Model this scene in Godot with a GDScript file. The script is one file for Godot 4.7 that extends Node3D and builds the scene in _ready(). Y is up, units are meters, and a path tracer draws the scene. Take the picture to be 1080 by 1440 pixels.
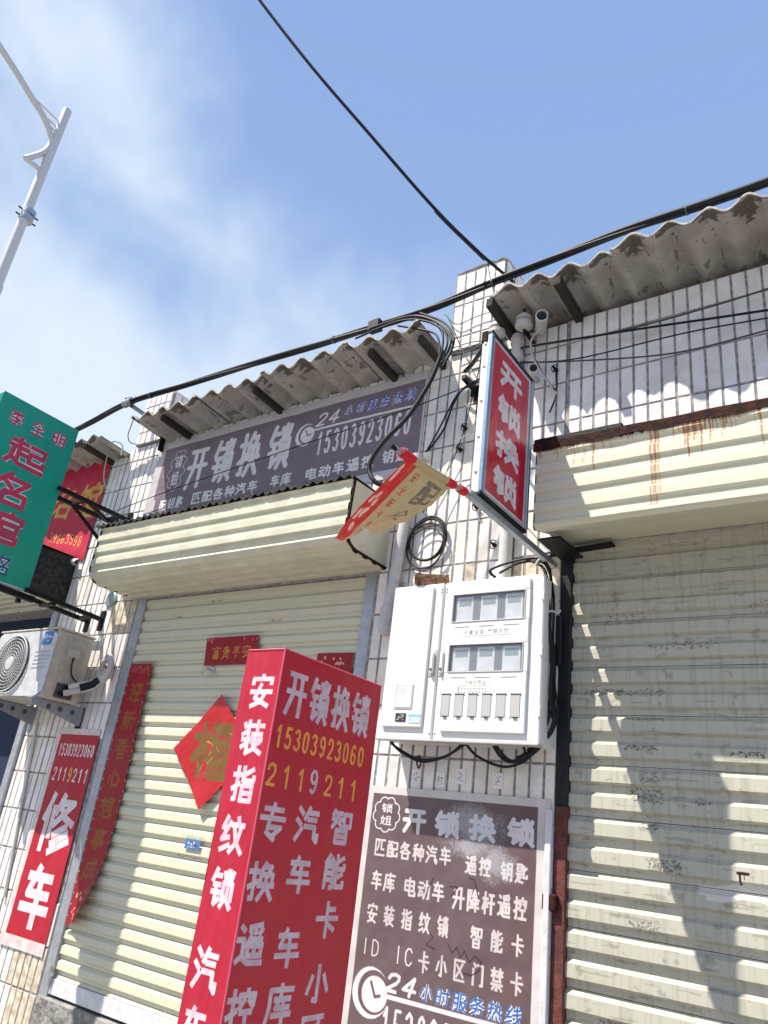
extends Node3D

# ---------------------------------------------------------------- camera and light
const FOCAL := 1062.7          # focal length in pixels of the 1080 x 1440 photograph
const EYE := Vector3(0.0, 1.4, 3.3)
const PITCH := 0.405326
const ROLL := 0.128668
const YAW := 0.651833
const SUN_TRAVEL := Vector3(0.835, -2.17, -1.0)
const SUN_ENERGY := 1.15
const EXPOSURE := 2.45
const SKY_LEVEL := 0.44

var right_v: Vector3
var up_v: Vector3
var fore_v: Vector3
var rng := RandomNumberGenerator.new()
var M := {}
var T := {}
var mesh_cache := {}


func _ready() -> void:
	rng.seed = 20240511
	set_camera()
	set_sky_and_sun()
	make_textures()
	make_materials()
	build_ground()
	build_middle_shop()
	build_right_shop()
	build_left_shop()
	build_wall_signs()
	build_projecting_signs()
	build_standing_sign()
	build_shutter_papers()
	build_meter_cabinet()
	build_air_conditioner()
	build_pipes_and_cameras()
	build_flag()
	build_cables()
	build_street_lamp()
	build_small_things()


func set_camera() -> void:
	fore_v = Vector3(-sin(YAW) * cos(PITCH), sin(PITCH), -cos(YAW) * cos(PITCH))
	var r0 := Vector3(cos(YAW), 0, -sin(YAW))
	var u0 := r0.cross(fore_v)
	right_v = r0 * cos(ROLL) + u0 * sin(ROLL)
	up_v = -r0 * sin(ROLL) + u0 * cos(ROLL)
	var cam := Camera3D.new()
	cam.name = "camera"
	cam.fov = rad_to_deg(2.0 * atan(720.0 / FOCAL))
	cam.near = 0.05
	cam.far = 600.0
	add_child(cam)
	cam.transform = Transform3D(Basis(right_v, up_v, -fore_v), EYE)
	cam.current = true


func set_sky_and_sun() -> void:
	var w := 1024
	var h := 512
	var im := Image.create(w, h, false, Image.FORMAT_RGB8)
	var n1 := FastNoiseLite.new()
	n1.seed = 11
	n1.frequency = 0.9
	n1.fractal_octaves = 6
	n1.fractal_gain = 0.55
	var n2 := FastNoiseLite.new()
	n2.seed = 5
	n2.frequency = 0.45
	n2.fractal_octaves = 3
	var zenith := Color(0.55, 0.665, 0.865)
	var low := Color(0.68, 0.80, 0.935)
	var white := Color(0.905, 0.945, 0.995)
	for j in h:
		var polar := PI * (j + 0.5) / h
		var y := cos(polar)
		var ring := sin(polar)
		for i in w:
			var a := TAU * (i + 0.5) / w
			var d := Vector3(sin(a) * ring, y, -cos(a) * ring)
			if y < -0.02:
				im.set_pixel(i, j, Color(0.52, 0.51, 0.49))
				continue
			var base := zenith.lerp(low, pow(1.0 - clampf(y, 0.0, 1.0), 1.6))
			# thin cirrus drawn out along one wind direction
			var q := Vector3(d.x * 1.1 + d.z * 0.5, d.y * 1.9, d.z * 1.3 - d.x * 0.35) * 1.5
			var broad := n2.get_noise_3dv(d * 2.4 + Vector3(3.7, 1.2, 0.4))
			var fine := n1.get_noise_3dv(q + Vector3(0, broad * 0.8, 0))
			var west := clampf(-d.x * 1.7 - 0.72, -0.4, 0.6)
			var c := smoothstep(-0.36, 0.46, fine * 0.75 + broad * 0.55 + west * 0.9 + clampf((0.6 - y) * 1.5, -0.25, 0.3))
			im.set_pixel(i, j, base.lerp(white, c * 0.88))
	var pano := PanoramaSkyMaterial.new()
	pano.panorama = ImageTexture.create_from_image(im)
	var sky := Sky.new()
	sky.sky_material = pano
	var env := Environment.new()
	env.background_mode = Environment.BG_SKY
	env.sky = sky
	env.background_energy_multiplier = SKY_LEVEL
	env.tonemap_mode = Environment.TONE_MAPPER_LINEAR
	env.tonemap_exposure = EXPOSURE
	env.sdfgi_enabled = true
	env.ssao_enabled = true
	env.ssil_enabled = true
	var we := WorldEnvironment.new()
	we.name = "world_environment"
	we.environment = env
	add_child(we)
	var sun := DirectionalLight3D.new()
	sun.name = "sun"
	sun.light_energy = SUN_ENERGY
	sun.light_color = Color(1.0, 0.965, 0.91)
	sun.light_angular_distance = 0.5
	sun.shadow_enabled = true
	add_child(sun)
	sun.look_at_from_position(Vector3.ZERO, SUN_TRAVEL, Vector3(0, 0, -1))


# ---------------------------------------------------------------- from the photograph to the place
func ray(x: float, y: float) -> Vector3:
	return right_v * ((x - 540.0) / FOCAL) - up_v * ((y - 720.0) / FOCAL) + fore_v


func at(x: float, y: float, z := 0.0) -> Vector3:
	var r := ray(x, y)
	return EYE + r * ((z - EYE.z) / r.z)


func atx(x: float, y: float, plane_x: float) -> Vector3:
	var r := ray(x, y)
	return EYE + r * ((plane_x - EYE.x) / r.x)


# ---------------------------------------------------------------- nodes
func world_of(n: Node) -> Transform3D:
	var t := Transform3D()
	while n is Node3D and n != self:
		t = n.transform * t
		n = n.get_parent()
	return t


func thing(called: String, label: String, category: String, base: Vector3, group := "") -> Node3D:
	var o := Node3D.new()
	o.name = called
	add_child(o, true)
	o.position = base
	return tag(o, label, category, group)


func tag(o: Node3D, label: String, category: String, group := "") -> Node3D:
	o.set_meta("label", label)
	o.set_meta("category", category)
	if group != "":
		o.set_meta("group", group)
	return o


func obj(called: String, mesh: Mesh, material: Material, parent: Node = null, xf := Transform3D()) -> MeshInstance3D:
	var o := MeshInstance3D.new()
	o.name = called
	o.mesh = mesh
	o.material_override = material
	var p: Node = parent if parent else self
	p.add_child(o, true)
	o.transform = world_of(p).affine_inverse() * xf
	return o


func move(x: float, y: float, z: float) -> Transform3D:
	return Transform3D(Basis(), Vector3(x, y, z))


# a box with two opposite corners given in the world
func block(called: String, a: Vector3, b: Vector3, material: Material, parent: Node = null, bevel := 0.003) -> MeshInstance3D:
	var s := (b - a).abs()
	return obj(called, cbox(s.x, s.y, s.z, bevel), material, parent, Transform3D(Basis(), (a + b) / 2.0))


# a bar of rectangular section from a to b
func bar(called: String, a: Vector3, b: Vector3, w: float, h: float, material: Material, parent: Node = null, bevel := 0.002) -> MeshInstance3D:
	var d := b - a
	var zax := d.normalized()
	var hint := Vector3.UP if absf(zax.y) < 0.95 else Vector3.RIGHT
	var xax := hint.cross(zax).normalized()
	var yax := zax.cross(xax)
	return obj(called, cbox(w, h, d.length(), bevel), material, parent, Transform3D(Basis(xax, yax, zax), (a + b) / 2.0))


# ---------------------------------------------------------------- meshes
func tri(st: SurfaceTool, a: Vector3, b: Vector3, c: Vector3, inside: Vector3) -> void:
	var n := (c - a).cross(b - a)
	if n.dot((a + b + c) / 3.0 - inside) < 0.0:
		var t := b
		b = c
		c = t
	for p in [a, b, c]:
		st.set_uv(Vector2(p.x, -p.y))
		st.add_vertex(p)


func quad(st: SurfaceTool, a: Vector3, b: Vector3, c: Vector3, d: Vector3, inside: Vector3) -> void:
	tri(st, a, b, c, inside)
	tri(st, a, c, d, inside)


func cbox(sx: float, sy: float, sz: float, bevel := 0.003) -> ArrayMesh:
	var key := "box %.4f %.4f %.4f %.4f" % [sx, sy, sz, bevel]
	if mesh_cache.has(key):
		return mesh_cache[key]
	var h := Vector3(sx, sy, sz) / 2.0
	var b := minf(bevel, minf(h.x, minf(h.y, h.z)) * 0.6)
	var st := SurfaceTool.new()
	st.begin(Mesh.PRIMITIVE_TRIANGLES)
	st.set_smooth_group(-1)
	var corner := func(sg: Vector3, axis: int) -> Vector3:
		var p := Vector3()
		for k in 3:
			p[k] = sg[k] * (h[k] if k == axis else h[k] - b)
		return p
	for axis in 3:
		var u := (axis + 1) % 3
		var v := (axis + 2) % 3
		for s in [-1.0, 1.0]:
			var ring := []
			for e in [[-1.0, -1.0], [1.0, -1.0], [1.0, 1.0], [-1.0, 1.0]]:
				var sg := Vector3()
				sg[axis] = s
				sg[u] = e[0]
				sg[v] = e[1]
				ring.append(corner.call(sg, axis))
			quad(st, ring[0], ring[1], ring[2], ring[3], Vector3.ZERO)
		for s in [[-1.0, -1.0], [1.0, -1.0], [1.0, 1.0], [-1.0, 1.0]]:
			var lo := Vector3()
			lo[axis] = -1.0
			lo[u] = s[0]
			lo[v] = s[1]
			var hi := lo
			hi[axis] = 1.0
			quad(st, corner.call(lo, u), corner.call(hi, u), corner.call(hi, v), corner.call(lo, v), Vector3.ZERO)
	for i in 8:
		var sg := Vector3(1.0 if i & 1 else -1.0, 1.0 if i & 2 else -1.0, 1.0 if i & 4 else -1.0)
		tri(st, corner.call(sg, 0), corner.call(sg, 1), corner.call(sg, 2), Vector3.ZERO)
	st.generate_normals()
	var m := st.commit()
	mesh_cache[key] = m
	return m


# a sheet: f(u, v) gives the point; u runs to the right and v down as seen from its front
func sheet(nx: int, ny: int, f: Callable, flat := false) -> ArrayMesh:
	var st := SurfaceTool.new()
	st.begin(Mesh.PRIMITIVE_TRIANGLES)
	st.set_smooth_group(-1 if flat else 0)
	for j in ny:
		for i in nx:
			var u0 := float(i) / nx
			var u1 := float(i + 1) / nx
			var v0 := float(j) / ny
			var v1 := float(j + 1) / ny
			for p in [[u0, v0], [u1, v0], [u1, v1], [u0, v0], [u1, v1], [u0, v1]]:
				st.set_uv(Vector2(p[0], p[1]))
				st.add_vertex(f.call(p[0], p[1]))
	st.generate_normals()
	return st.commit()


# a profile of (z, y) points, top first, drawn out from x0 to x1; v_range is the share of the texture it takes
func drawn_out(profile: Array, x0: float, x1: float, nx := 1, dent := 0.0, dent_seed := 1, v0 := 0.0, v1 := 1.0) -> ArrayMesh:
	var total := 0.0
	var run := [0.0]
	for k in range(1, profile.size()):
		total += (profile[k] as Vector2).distance_to(profile[k - 1])
		run.append(total)
	var nz := FastNoiseLite.new()
	nz.seed = dent_seed
	nz.frequency = 1.6
	var st := SurfaceTool.new()
	st.begin(Mesh.PRIMITIVE_TRIANGLES)
	st.set_smooth_group(-1)
	for k in profile.size() - 1:
		var p: Vector2 = profile[k]
		var q: Vector2 = profile[k + 1]
		for i in nx:
			var ua := float(i) / nx
			var ub := float(i + 1) / nx
			for c in [[ua, p, run[k]], [ub, p, run[k]], [ub, q, run[k + 1]], [ua, p, run[k]], [ub, q, run[k + 1]], [ua, q, run[k + 1]]]:
				var x: float = lerpf(x0, x1, c[0])
				var pt: Vector2 = c[1]
				var off := dent * nz.get_noise_3d(x, pt.y, 0.0) if dent > 0.0 else 0.0
				st.set_uv(Vector2(c[0], lerpf(v0, v1, c[2] / total)))
				st.add_vertex(Vector3(x, pt.y + off * 0.3, pt.x + off))
	st.generate_normals()
	return st.commit()


func smooth_path(pts: Array, steps := 6) -> Array:
	var out := []
	for i in pts.size() - 1:
		var p0: Vector3 = pts[maxi(i - 1, 0)]
		var p1: Vector3 = pts[i]
		var p2: Vector3 = pts[i + 1]
		var p3: Vector3 = pts[mini(i + 2, pts.size() - 1)]
		for k in steps:
			out.append(p1.cubic_interpolate(p2, p0, p3, float(k) / steps))
	out.append(pts[pts.size() - 1])
	return out


func tube(pts: Array, radius: float, sides := 8, smooth := true, end_radius := -1.0) -> ArrayMesh:
	var path: Array = smooth_path(pts) if smooth and pts.size() > 2 else pts
	var st := SurfaceTool.new()
	st.begin(Mesh.PRIMITIVE_TRIANGLES)
	st.set_smooth_group(0)
	var rings := []
	var side := Vector3.ZERO
	for i in path.size():
		var a: Vector3 = path[maxi(i - 1, 0)]
		var b: Vector3 = path[mini(i + 1, path.size() - 1)]
		var t := (b - a).normalized()
		if side == Vector3.ZERO:
			side = t.cross(Vector3.UP if absf(t.y) < 0.9 else Vector3.RIGHT).normalized()
		side = (side - t * side.dot(t)).normalized()
		var other := t.cross(side)
		var rr := radius if end_radius < 0.0 else lerpf(radius, end_radius, float(i) / (path.size() - 1))
		var ring := []
		for k in sides:
			var g := TAU * k / sides
			ring.append((path[i] as Vector3) + (side * cos(g) + other * sin(g)) * rr)
		rings.append(ring)
	for i in path.size() - 1:
		for k in sides:
			var k2 := (k + 1) % sides
			var mid: Vector3 = (path[i] + path[i + 1]) / 2.0
			quad(st, rings[i][k], rings[i][k2], rings[i + 1][k2], rings[i + 1][k], mid)
	st.set_smooth_group(-1)
	for e in [0, path.size() - 1]:
		var inner: Vector3 = path[1] if e == 0 else path[e - 1]
		for k in sides:
			tri(st, path[e], rings[e][k], rings[e][(k + 1) % sides], inner)
	st.generate_normals()
	return st.commit()


# a turned shape: profile of (radius, height along the axis), axis from a towards b
func turned(profile: Array, a: Vector3, axis: Vector3, sides := 16) -> ArrayMesh:
	var t := axis.normalized()
	var s := t.cross(Vector3.UP if absf(t.y) < 0.9 else Vector3.RIGHT).normalized()
	var o := t.cross(s)
	var st := SurfaceTool.new()
	st.begin(Mesh.PRIMITIVE_TRIANGLES)
	st.set_smooth_group(-1)
	for i in profile.size() - 1:
		var p: Vector2 = profile[i]
		var q: Vector2 = profile[i + 1]
		for k in sides:
			var g0 := TAU * k / sides
			var g1 := TAU * (k + 1) / sides
			var d0 := s * cos(g0) + o * sin(g0)
			var d1 := s * cos(g1) + o * sin(g1)
			var pa := a + t * p.y + d0 * p.x
			var pb := a + t * p.y + d1 * p.x
			var pc := a + t * q.y + d1 * q.x
			var pd := a + t * q.y + d0 * q.x
			var inside := a + t * ((p.y + q.y) / 2.0)
			if p.x > 0.0001:
				tri(st, pa, pb, pc, inside)
			if q.x > 0.0001:
				tri(st, pa, pc, pd, inside)
	st.generate_normals()
	return st.commit()


# a flat plate with a polygon outline (z, y) and thickness along x, or (x, y) and thickness along z
func plate(outline: Array, lo: float, hi: float, along_x := true) -> ArrayMesh:
	var pv := PackedVector2Array(outline)
	var idx := Geometry2D.triangulate_polygon(pv)
	var c := Vector2()
	for p in pv:
		c += p / pv.size()
	var pt := func(p: Vector2, d: float) -> Vector3:
		return Vector3(d, p.y, p.x) if along_x else Vector3(p.x, p.y, d)
	var st := SurfaceTool.new()
	st.begin(Mesh.PRIMITIVE_TRIANGLES)
	st.set_smooth_group(-1)
	var mid: Vector3 = pt.call(c, (lo + hi) / 2.0)
	for k in range(0, idx.size(), 3):
		var a := pv[idx[k]]
		var b := pv[idx[k + 1]]
		var d := pv[idx[k + 2]]
		var g := (a + b + d) / 3.0
		tri(st, pt.call(a, lo), pt.call(b, lo), pt.call(d, lo), pt.call(g, hi))
		tri(st, pt.call(a, hi), pt.call(b, hi), pt.call(d, hi), pt.call(g, lo))
	for k in pv.size():
		var a := pv[k]
		var b := pv[(k + 1) % pv.size()]
		quad(st, pt.call(a, lo), pt.call(b, lo), pt.call(b, hi), pt.call(a, hi), mid)
	st.generate_normals()
	return st.commit()


# a real flat print: a face of w x h metres lying at origin + u along side, v down
func face(origin: Vector3, side: Vector3, down: Vector3, nx := 1, ny := 1, bulge := 0.0, bulge_seed := 3) -> ArrayMesh:
	var n := down.cross(side).normalized()
	var nz := FastNoiseLite.new()
	nz.seed = bulge_seed
	nz.frequency = 1.1
	return sheet(nx, ny, func(u: float, v: float):
		var p: Vector3 = origin + side * u + down * v
		return p + n * (bulge * (nz.get_noise_3dv(p * 1.7) + 0.35 * nz.get_noise_3dv(p * 6.0))))


# ---------------------------------------------------------------- lettering: strokes of each character in a box of 100 x 100
const STROKES := {
	"metal": [[42, 0, 6, 34], [30, 18, 92, 18], [20, 42, 88, 42], [8, 62, 92, 62], [50, 42, 50, 93], [46, 94, 94, 78]],
	"lock_side": [[50, 0, 50, 28], [16, 6, 28, 26], [86, 4, 72, 26], [16, 36, 16, 80], [12, 36, 86, 36, 86, 80], [51, 48, 51, 66, 10, 99], [56, 78, 94, 99]],
	"woman": [[42, 2, 20, 60, 82, 98], [76, 28, 58, 66, 8, 98], [2, 28, 98, 28]],
	"qie": [[20, 5, 20, 94], [20, 5, 80, 5, 80, 94], [20, 34, 80, 34], [20, 63, 80, 63], [0, 95, 100, 95]],
	"hand": [[4, 24, 96, 24], [56, 0, 56, 94, 26, 94], [4, 66, 96, 50]],
	"huan_side": [[38, 0, 10, 28], [36, 11, 74, 11, 60, 30], [14, 32, 14, 60], [14, 32, 86, 32, 86, 60], [0, 60, 100, 60], [50, 32, 48, 66, 6, 99], [52, 64, 97, 99]],
	"sun": [[10, 4, 10, 96], [10, 4, 90, 4, 90, 96], [10, 50, 90, 50], [10, 95, 90, 95]],
	"inch": [[0, 26, 100, 26], [70, 0, 70, 95, 42, 93], [18, 46, 38, 68]],
	"moon": [[18, 4, 18, 60, 2, 98], [18, 4, 88, 4, 88, 95, 62, 95], [18, 34, 88, 34], [18, 62, 88, 62]],
	"fu_side": [[8, 4, 8, 99], [8, 6, 86, 6, 86, 36, 62, 38], [16, 50, 90, 50, 60, 84, 16, 100], [22, 58, 54, 86, 99, 98]],
	"silk": [[48, 0, 8, 32, 54, 32], [88, 14, 8, 64, 86, 57], [2, 94, 96, 78]],
	"jian": [[14, 24, 84, 16], [6, 48, 94, 37], [46, 0, 56, 62, 97, 96], [90, 54, 50, 84, 6, 98], [74, 0, 88, 12]],
	"wine": [[0, 6, 100, 6], [8, 28, 8, 99], [8, 28, 92, 28, 92, 99], [37, 6, 36, 44, 20, 58], [64, 6, 64, 54, 86, 56], [8, 74, 92, 74], [8, 96, 92, 96]],
	"ji": [[4, 8, 90, 8, 90, 48], [10, 48, 90, 48], [10, 48, 10, 93, 96, 93, 96, 72]],
	"shi": [[22, 3, 22, 38], [22, 3, 78, 3, 78, 38], [22, 20, 78, 20], [22, 38, 78, 38], [2, 53, 98, 53], [52, 53, 52, 90], [52, 70, 88, 70], [28, 62, 22, 84, 0, 100], [24, 80, 50, 95, 100, 97]],
	"spoon": [[86, 14, 18, 38], [16, 0, 16, 86, 92, 86, 92, 66]],
	"grain": [[84, 2, 12, 14], [2, 32, 98, 32], [50, 10, 50, 100], [48, 36, 4, 76], [54, 42, 96, 66]],
	"middle": [[6, 26, 6, 70], [6, 26, 94, 26, 94, 70], [6, 69, 94, 69], [50, 0, 50, 100]],
	"water": [[20, 4, 82, 22], [4, 38, 66, 54], [8, 99, 86, 62]],
	"gas": [[32, 0, 4, 36], [26, 16, 94, 16], [26, 36, 84, 36], [6, 57, 76, 57, 78, 88, 99, 99, 99, 78]],
	"car": [[10, 17, 90, 17], [42, 0, 18, 46, 88, 46], [2, 70, 98, 70], [55, 28, 55, 100]],
	"shed": [[52, 0, 52, 12], [8, 14, 99, 14], [10, 14, 10, 56, 0, 100]],
	"cloud": [[14, 14, 86, 14], [0, 42, 100, 42], [46, 42, 12, 90, 86, 78], [66, 60, 97, 99]],
	"force": [[0, 26, 94, 26, 87, 93, 58, 96], [46, 0, 42, 54, 2, 100]],
	"walk": [[10, 4, 24, 16], [0, 38, 24, 38, 24, 78, 2, 93], [20, 80, 46, 96, 100, 97]],
	"yao_side": [[84, 0, 10, 10], [16, 16, 28, 30], [46, 14, 52, 28], [88, 12, 72, 30], [26, 36, 10, 54], [20, 45, 92, 45], [0, 63, 100, 63], [50, 45, 50, 94], [12, 73, 12, 94, 90, 94], [90, 73, 90, 99]],
	"hollow": [[50, 0, 50, 12], [4, 32, 4, 15, 96, 15, 92, 34], [36, 26, 8, 48], [62, 26, 94, 46], [14, 57, 86, 57], [50, 57, 50, 95], [0, 96, 100, 96]],
	"yang": [[36, 4, 6, 20, 6, 74, 44, 60], [58, 10, 58, 99], [58, 10, 96, 10, 96, 72, 76, 72]],
	"qin": [[48, 0, 54, 10], [6, 14, 94, 14], [28, 20, 36, 36], [70, 18, 60, 38], [0, 40, 100, 40], [6, 60, 94, 60], [50, 40, 50, 100], [40, 68, 6, 92], [62, 68, 94, 88]],
	"axe": [[88, 4, 18, 16], [18, 16, 18, 52, 0, 100], [18, 40, 100, 40], [62, 40, 62, 100]],
	"heart": [[14, 40, 2, 78], [34, 26, 34, 88, 78, 90, 82, 64], [48, 12, 60, 36], [78, 34, 97, 64]],
	"wood": [[0, 30, 100, 30], [50, 0, 50, 100], [48, 34, 2, 80], [54, 36, 97, 70]],
	"eye": [[10, 2, 10, 98], [10, 2, 90, 2, 90, 98], [10, 34, 90, 34], [10, 66, 90, 66], [10, 97, 90, 97]],
	"field": [[8, 4, 8, 98], [8, 4, 92, 4, 92, 98], [8, 50, 92, 50], [8, 97, 92, 97], [50, 4, 50, 98]],
	"mouth": [[6, 4, 6, 98], [6, 4, 94, 4, 94, 98], [6, 94, 94, 94]],
	"roof": [[50, 0, 50, 40], [4, 100, 4, 44, 96, 44, 94, 100]],
	"omen": [[38, 0, 54, 14], [4, 24, 88, 24, 6, 68], [50, 46, 50, 100], [60, 48, 94, 68]],
	"arrow": [[26, 0, 4, 30], [22, 17, 92, 17], [0, 50, 100, 50], [52, 17, 50, 56, 2, 100], [56, 60, 96, 97]],
	"aim": [[86, 6, 18, 24], [12, 0, 12, 40, 94, 40, 94, 26], [12, 54, 12, 100], [12, 54, 88, 54, 88, 100], [12, 76, 88, 76], [12, 97, 88, 97]],
	"script": [[46, 0, 54, 16], [2, 22, 98, 22], [78, 22, 56, 66, 2, 98], [20, 24, 46, 68, 99, 98]],
	"mound": [[14, 2, 14, 100], [14, 5, 80, 5, 48, 42, 86, 60, 78, 84, 40, 84]],
	"jiang": [[40, 0, 6, 34], [36, 12, 82, 12, 48, 38, 2, 50], [24, 20, 56, 40, 99, 48], [12, 61, 92, 61], [0, 81, 100, 81], [52, 50, 52, 100], [24, 66, 22, 80]],
	"dry": [[8, 12, 92, 12], [0, 48, 100, 48], [50, 12, 50, 100]],
	"food": [[36, 0, 4, 38], [28, 20, 92, 20, 74, 40], [44, 38, 44, 94, 92, 76]],
	"dots": [[10, 4, 0, 98], [36, 10, 40, 92], [62, 10, 68, 92], [86, 4, 100, 98]],
	"earths": [[10, 12, 90, 12], [50, 0, 50, 40], [0, 36, 100, 36], [8, 64, 92, 64], [50, 46, 50, 94], [0, 95, 100, 95]],
	"again": [[6, 12, 90, 12, 60, 66, 4, 98], [14, 26, 50, 70, 99, 98]],
	"speech": [[30, 4, 62, 18], [0, 38, 60, 38, 60, 92, 96, 74]],
	"锁": [["metal", 0, 0, 45, 100], ["lock_side", 46, 0, 100, 100]],
	"姐": [["woman", 0, 0, 48, 100], ["qie", 46, 0, 100, 100]],
	"开": [[8, 8, 92, 8], [2, 48, 98, 48], [32, 8, 32, 50, 6, 99], [70, 8, 70, 100]],
	"换": [["hand", 0, 0, 38, 100], ["huan_side", 38, 0, 100, 100]],
	"小": [[50, 0, 50, 95, 32, 91], [24, 28, 4, 74], [74, 26, 97, 72]],
	"时": [["sun", 0, 8, 38, 92], ["inch", 42, 0, 100, 100]],
	"服": [["moon", 0, 0, 44, 100], ["fu_side", 50, 0, 100, 100]],
	"务": [[38, 0, 6, 36], [34, 14, 80, 14, 44, 42, 2, 56], [30, 22, 60, 42, 99, 52], [14, 65, 84, 65, 77, 97, 54, 97], [50, 54, 42, 78, 8, 100]],
	"热": [["hand", 0, 0, 38, 72], [44, 22, 80, 22, 80, 66, 98, 68, 98, 54], [62, 0, 61, 34, 42, 70], [50, 38, 70, 56], ["dots", 4, 78, 98, 100]],
	"线": [["silk", 0, 0, 42, 100], ["jian", 42, 0, 100, 100]],
	"配": [["wine", 0, 2, 50, 98], ["ji", 54, 4, 100, 98]],
	"钥": [["metal", 0, 0, 46, 100], ["moon", 50, 2, 98, 100]],
	"匙": [["shi", 0, 0, 66, 100], ["spoon", 64, 8, 100, 82]],
	"匹": [[2, 4, 98, 4], [6, 4, 6, 96], [4, 96, 99, 96], [38, 4, 37, 40, 22, 68], [64, 4, 64, 60, 90, 60]],
	"各": [[40, 0, 6, 40], [36, 14, 78, 14, 50, 44, 2, 62], [28, 22, 58, 44, 99, 60], [22, 66, 22, 100], [22, 66, 80, 66, 80, 100], [22, 96, 80, 96]],
	"种": [["grain", 0, 0, 48, 100], ["middle", 52, 4, 100, 100]],
	"汽": [["water", 0, 0, 34, 100], ["gas", 34, 0, 100, 100]],
	"车": [["car", 0, 0, 100, 100]],
	"库": [["shed", 0, 0, 100, 100], ["car", 20, 26, 98, 100]],
	"电": [[10, 18, 10, 70], [10, 18, 88, 18, 88, 70], [10, 43, 88, 43], [10, 69, 88, 69], [49, 0, 49, 93, 99, 93, 99, 76]],
	"动": [["cloud", 0, 4, 52, 96], ["force", 52, 2, 100, 100]],
	"遥": [["walk", 0, 0, 100, 100], ["yao_side", 34, 0, 98, 84]],
	"控": [["hand", 0, 0, 38, 100], ["hollow", 40, 0, 100, 98]],
	"迎": [["walk", 0, 0, 100, 100], ["yang", 34, 2, 96, 84]],
	"新": [["qin", 0, 0, 52, 100], ["axe", 54, 2, 100, 100]],
	"春": [[14, 8, 86, 8], [20, 23, 80, 23], [2, 39, 98, 39], [46, 0, 40, 34, 2, 66], [58, 39, 98, 64], [30, 57, 30, 100], [30, 57, 70, 57, 70, 100], [30, 77, 70, 77], [30, 97, 70, 97]],
	"心": [["heart", 0, 0, 100, 100]],
	"想": [["wood", 0, 0, 48, 62], ["eye", 54, 2, 96, 58], ["heart", 2, 56, 98, 100]],
	"事": [[2, 10, 98, 10], [20, 22, 20, 38], [20, 22, 80, 22, 80, 38], [20, 38, 80, 38], [14, 52, 84, 52, 84, 78], [0, 65, 100, 65], [14, 78, 84, 78], [50, 0, 50, 95, 32, 95]],
	"成": [[12, 22, 96, 22], [12, 22, 12, 60, 0, 99], [14, 46, 42, 46, 40, 80, 24, 82], [56, 0, 62, 50, 82, 91, 98, 92, 98, 74], [88, 42, 60, 76, 36, 95], [72, 0, 86, 14]],
	"富": [["roof", 0, 0, 100, 28], [26, 33, 74, 33], [30, 43, 30, 58], [30, 43, 70, 43, 70, 58], [30, 58, 70, 58], ["field", 14, 66, 86, 100]],
	"贵": [[26, 8, 26, 26], [26, 8, 74, 8, 74, 26], [26, 26, 74, 26], [50, 0, 50, 38], [2, 40, 98, 40], [24, 53, 24, 82], [24, 53, 76, 53, 76, 82], [50, 60, 46, 80, 6, 100], [58, 84, 95, 100]],
	"平": [[8, 8, 92, 8], [26, 20, 34, 42], [74, 18, 64, 42], [0, 53, 100, 53], [50, 8, 50, 100]],
	"安": [["roof", 2, 0, 98, 30], [46, 30, 24, 74, 90, 99], [72, 54, 52, 86, 8, 100], [0, 54, 100, 54]],
	"福": [["omen", 0, 0, 44, 100], [50, 5, 98, 5], [56, 18, 56, 38], [56, 18, 92, 18, 92, 38], [56, 38, 92, 38], ["field", 48, 50, 100, 100]],
	"修": [[22, 0, 2, 46], [14, 28, 14, 100], [31, 22, 31, 76], [56, 0, 38, 34], [52, 14, 90, 14, 38, 54], [52, 22, 70, 40, 99, 50], [82, 54, 44, 72], [90, 66, 44, 87], [98, 78, 42, 101]],
	"装": [[6, 8, 14, 22], [28, 0, 28, 50], [0, 44, 28, 30], [42, 16, 99, 16], [70, 0, 70, 42], [46, 42, 95, 42], [48, 46, 54, 56], [2, 58, 98, 58], [46, 58, 2, 82], [30, 72, 30, 99, 56, 88], [90, 64, 66, 76], [48, 60, 66, 84, 99, 99]],
	"指": [["hand", 0, 0, 38, 100], ["aim", 42, 0, 100, 100]],
	"纹": [["silk", 0, 0, 42, 100], ["script", 42, 0, 100, 100]],
	"专": [[12, 16, 88, 16], [0, 42, 100, 42], [50, 0, 34, 67, 84, 67, 52, 94], [28, 80, 64, 101]],
	"智": [["arrow", 0, 0, 54, 54], ["mouth", 60, 8, 98, 50], ["sun", 18, 60, 84, 100]],
	"能": [[24, 0, 6, 24, 44, 22], [34, 10, 48, 28], [8, 34, 8, 100], [8, 35, 45, 35, 45, 97, 32, 98], [8, 55, 45, 55], [8, 75, 45, 75], [92, 8, 60, 22], [60, 0, 60, 42, 97, 42, 97, 28], [92, 56, 60, 70], [60, 50, 60, 95, 97, 95, 97, 80]],
	"卡": [[48, 0, 48, 46], [48, 21, 86, 21], [0, 47, 100, 47], [48, 47, 48, 100], [52, 62, 86, 80]],
	"区": [[2, 4, 98, 4], [6, 4, 6, 96], [4, 96, 99, 96], [80, 16, 22, 82], [24, 24, 86, 80]],
	"升": [[58, 2, 10, 18], [0, 48, 100, 48], [32, 14, 32, 56, 6, 100], [72, 0, 72, 100]],
	"降": [["mound", 0, 0, 38, 100], ["jiang", 38, 0, 100, 100]],
	"杆": [["wood", 0, 0, 46, 100], ["dry", 48, 0, 100, 100]],
	"门": [[12, 0, 28, 18], [8, 24, 8, 100], [38, 8, 92, 8, 92, 97, 70, 97]],
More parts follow.
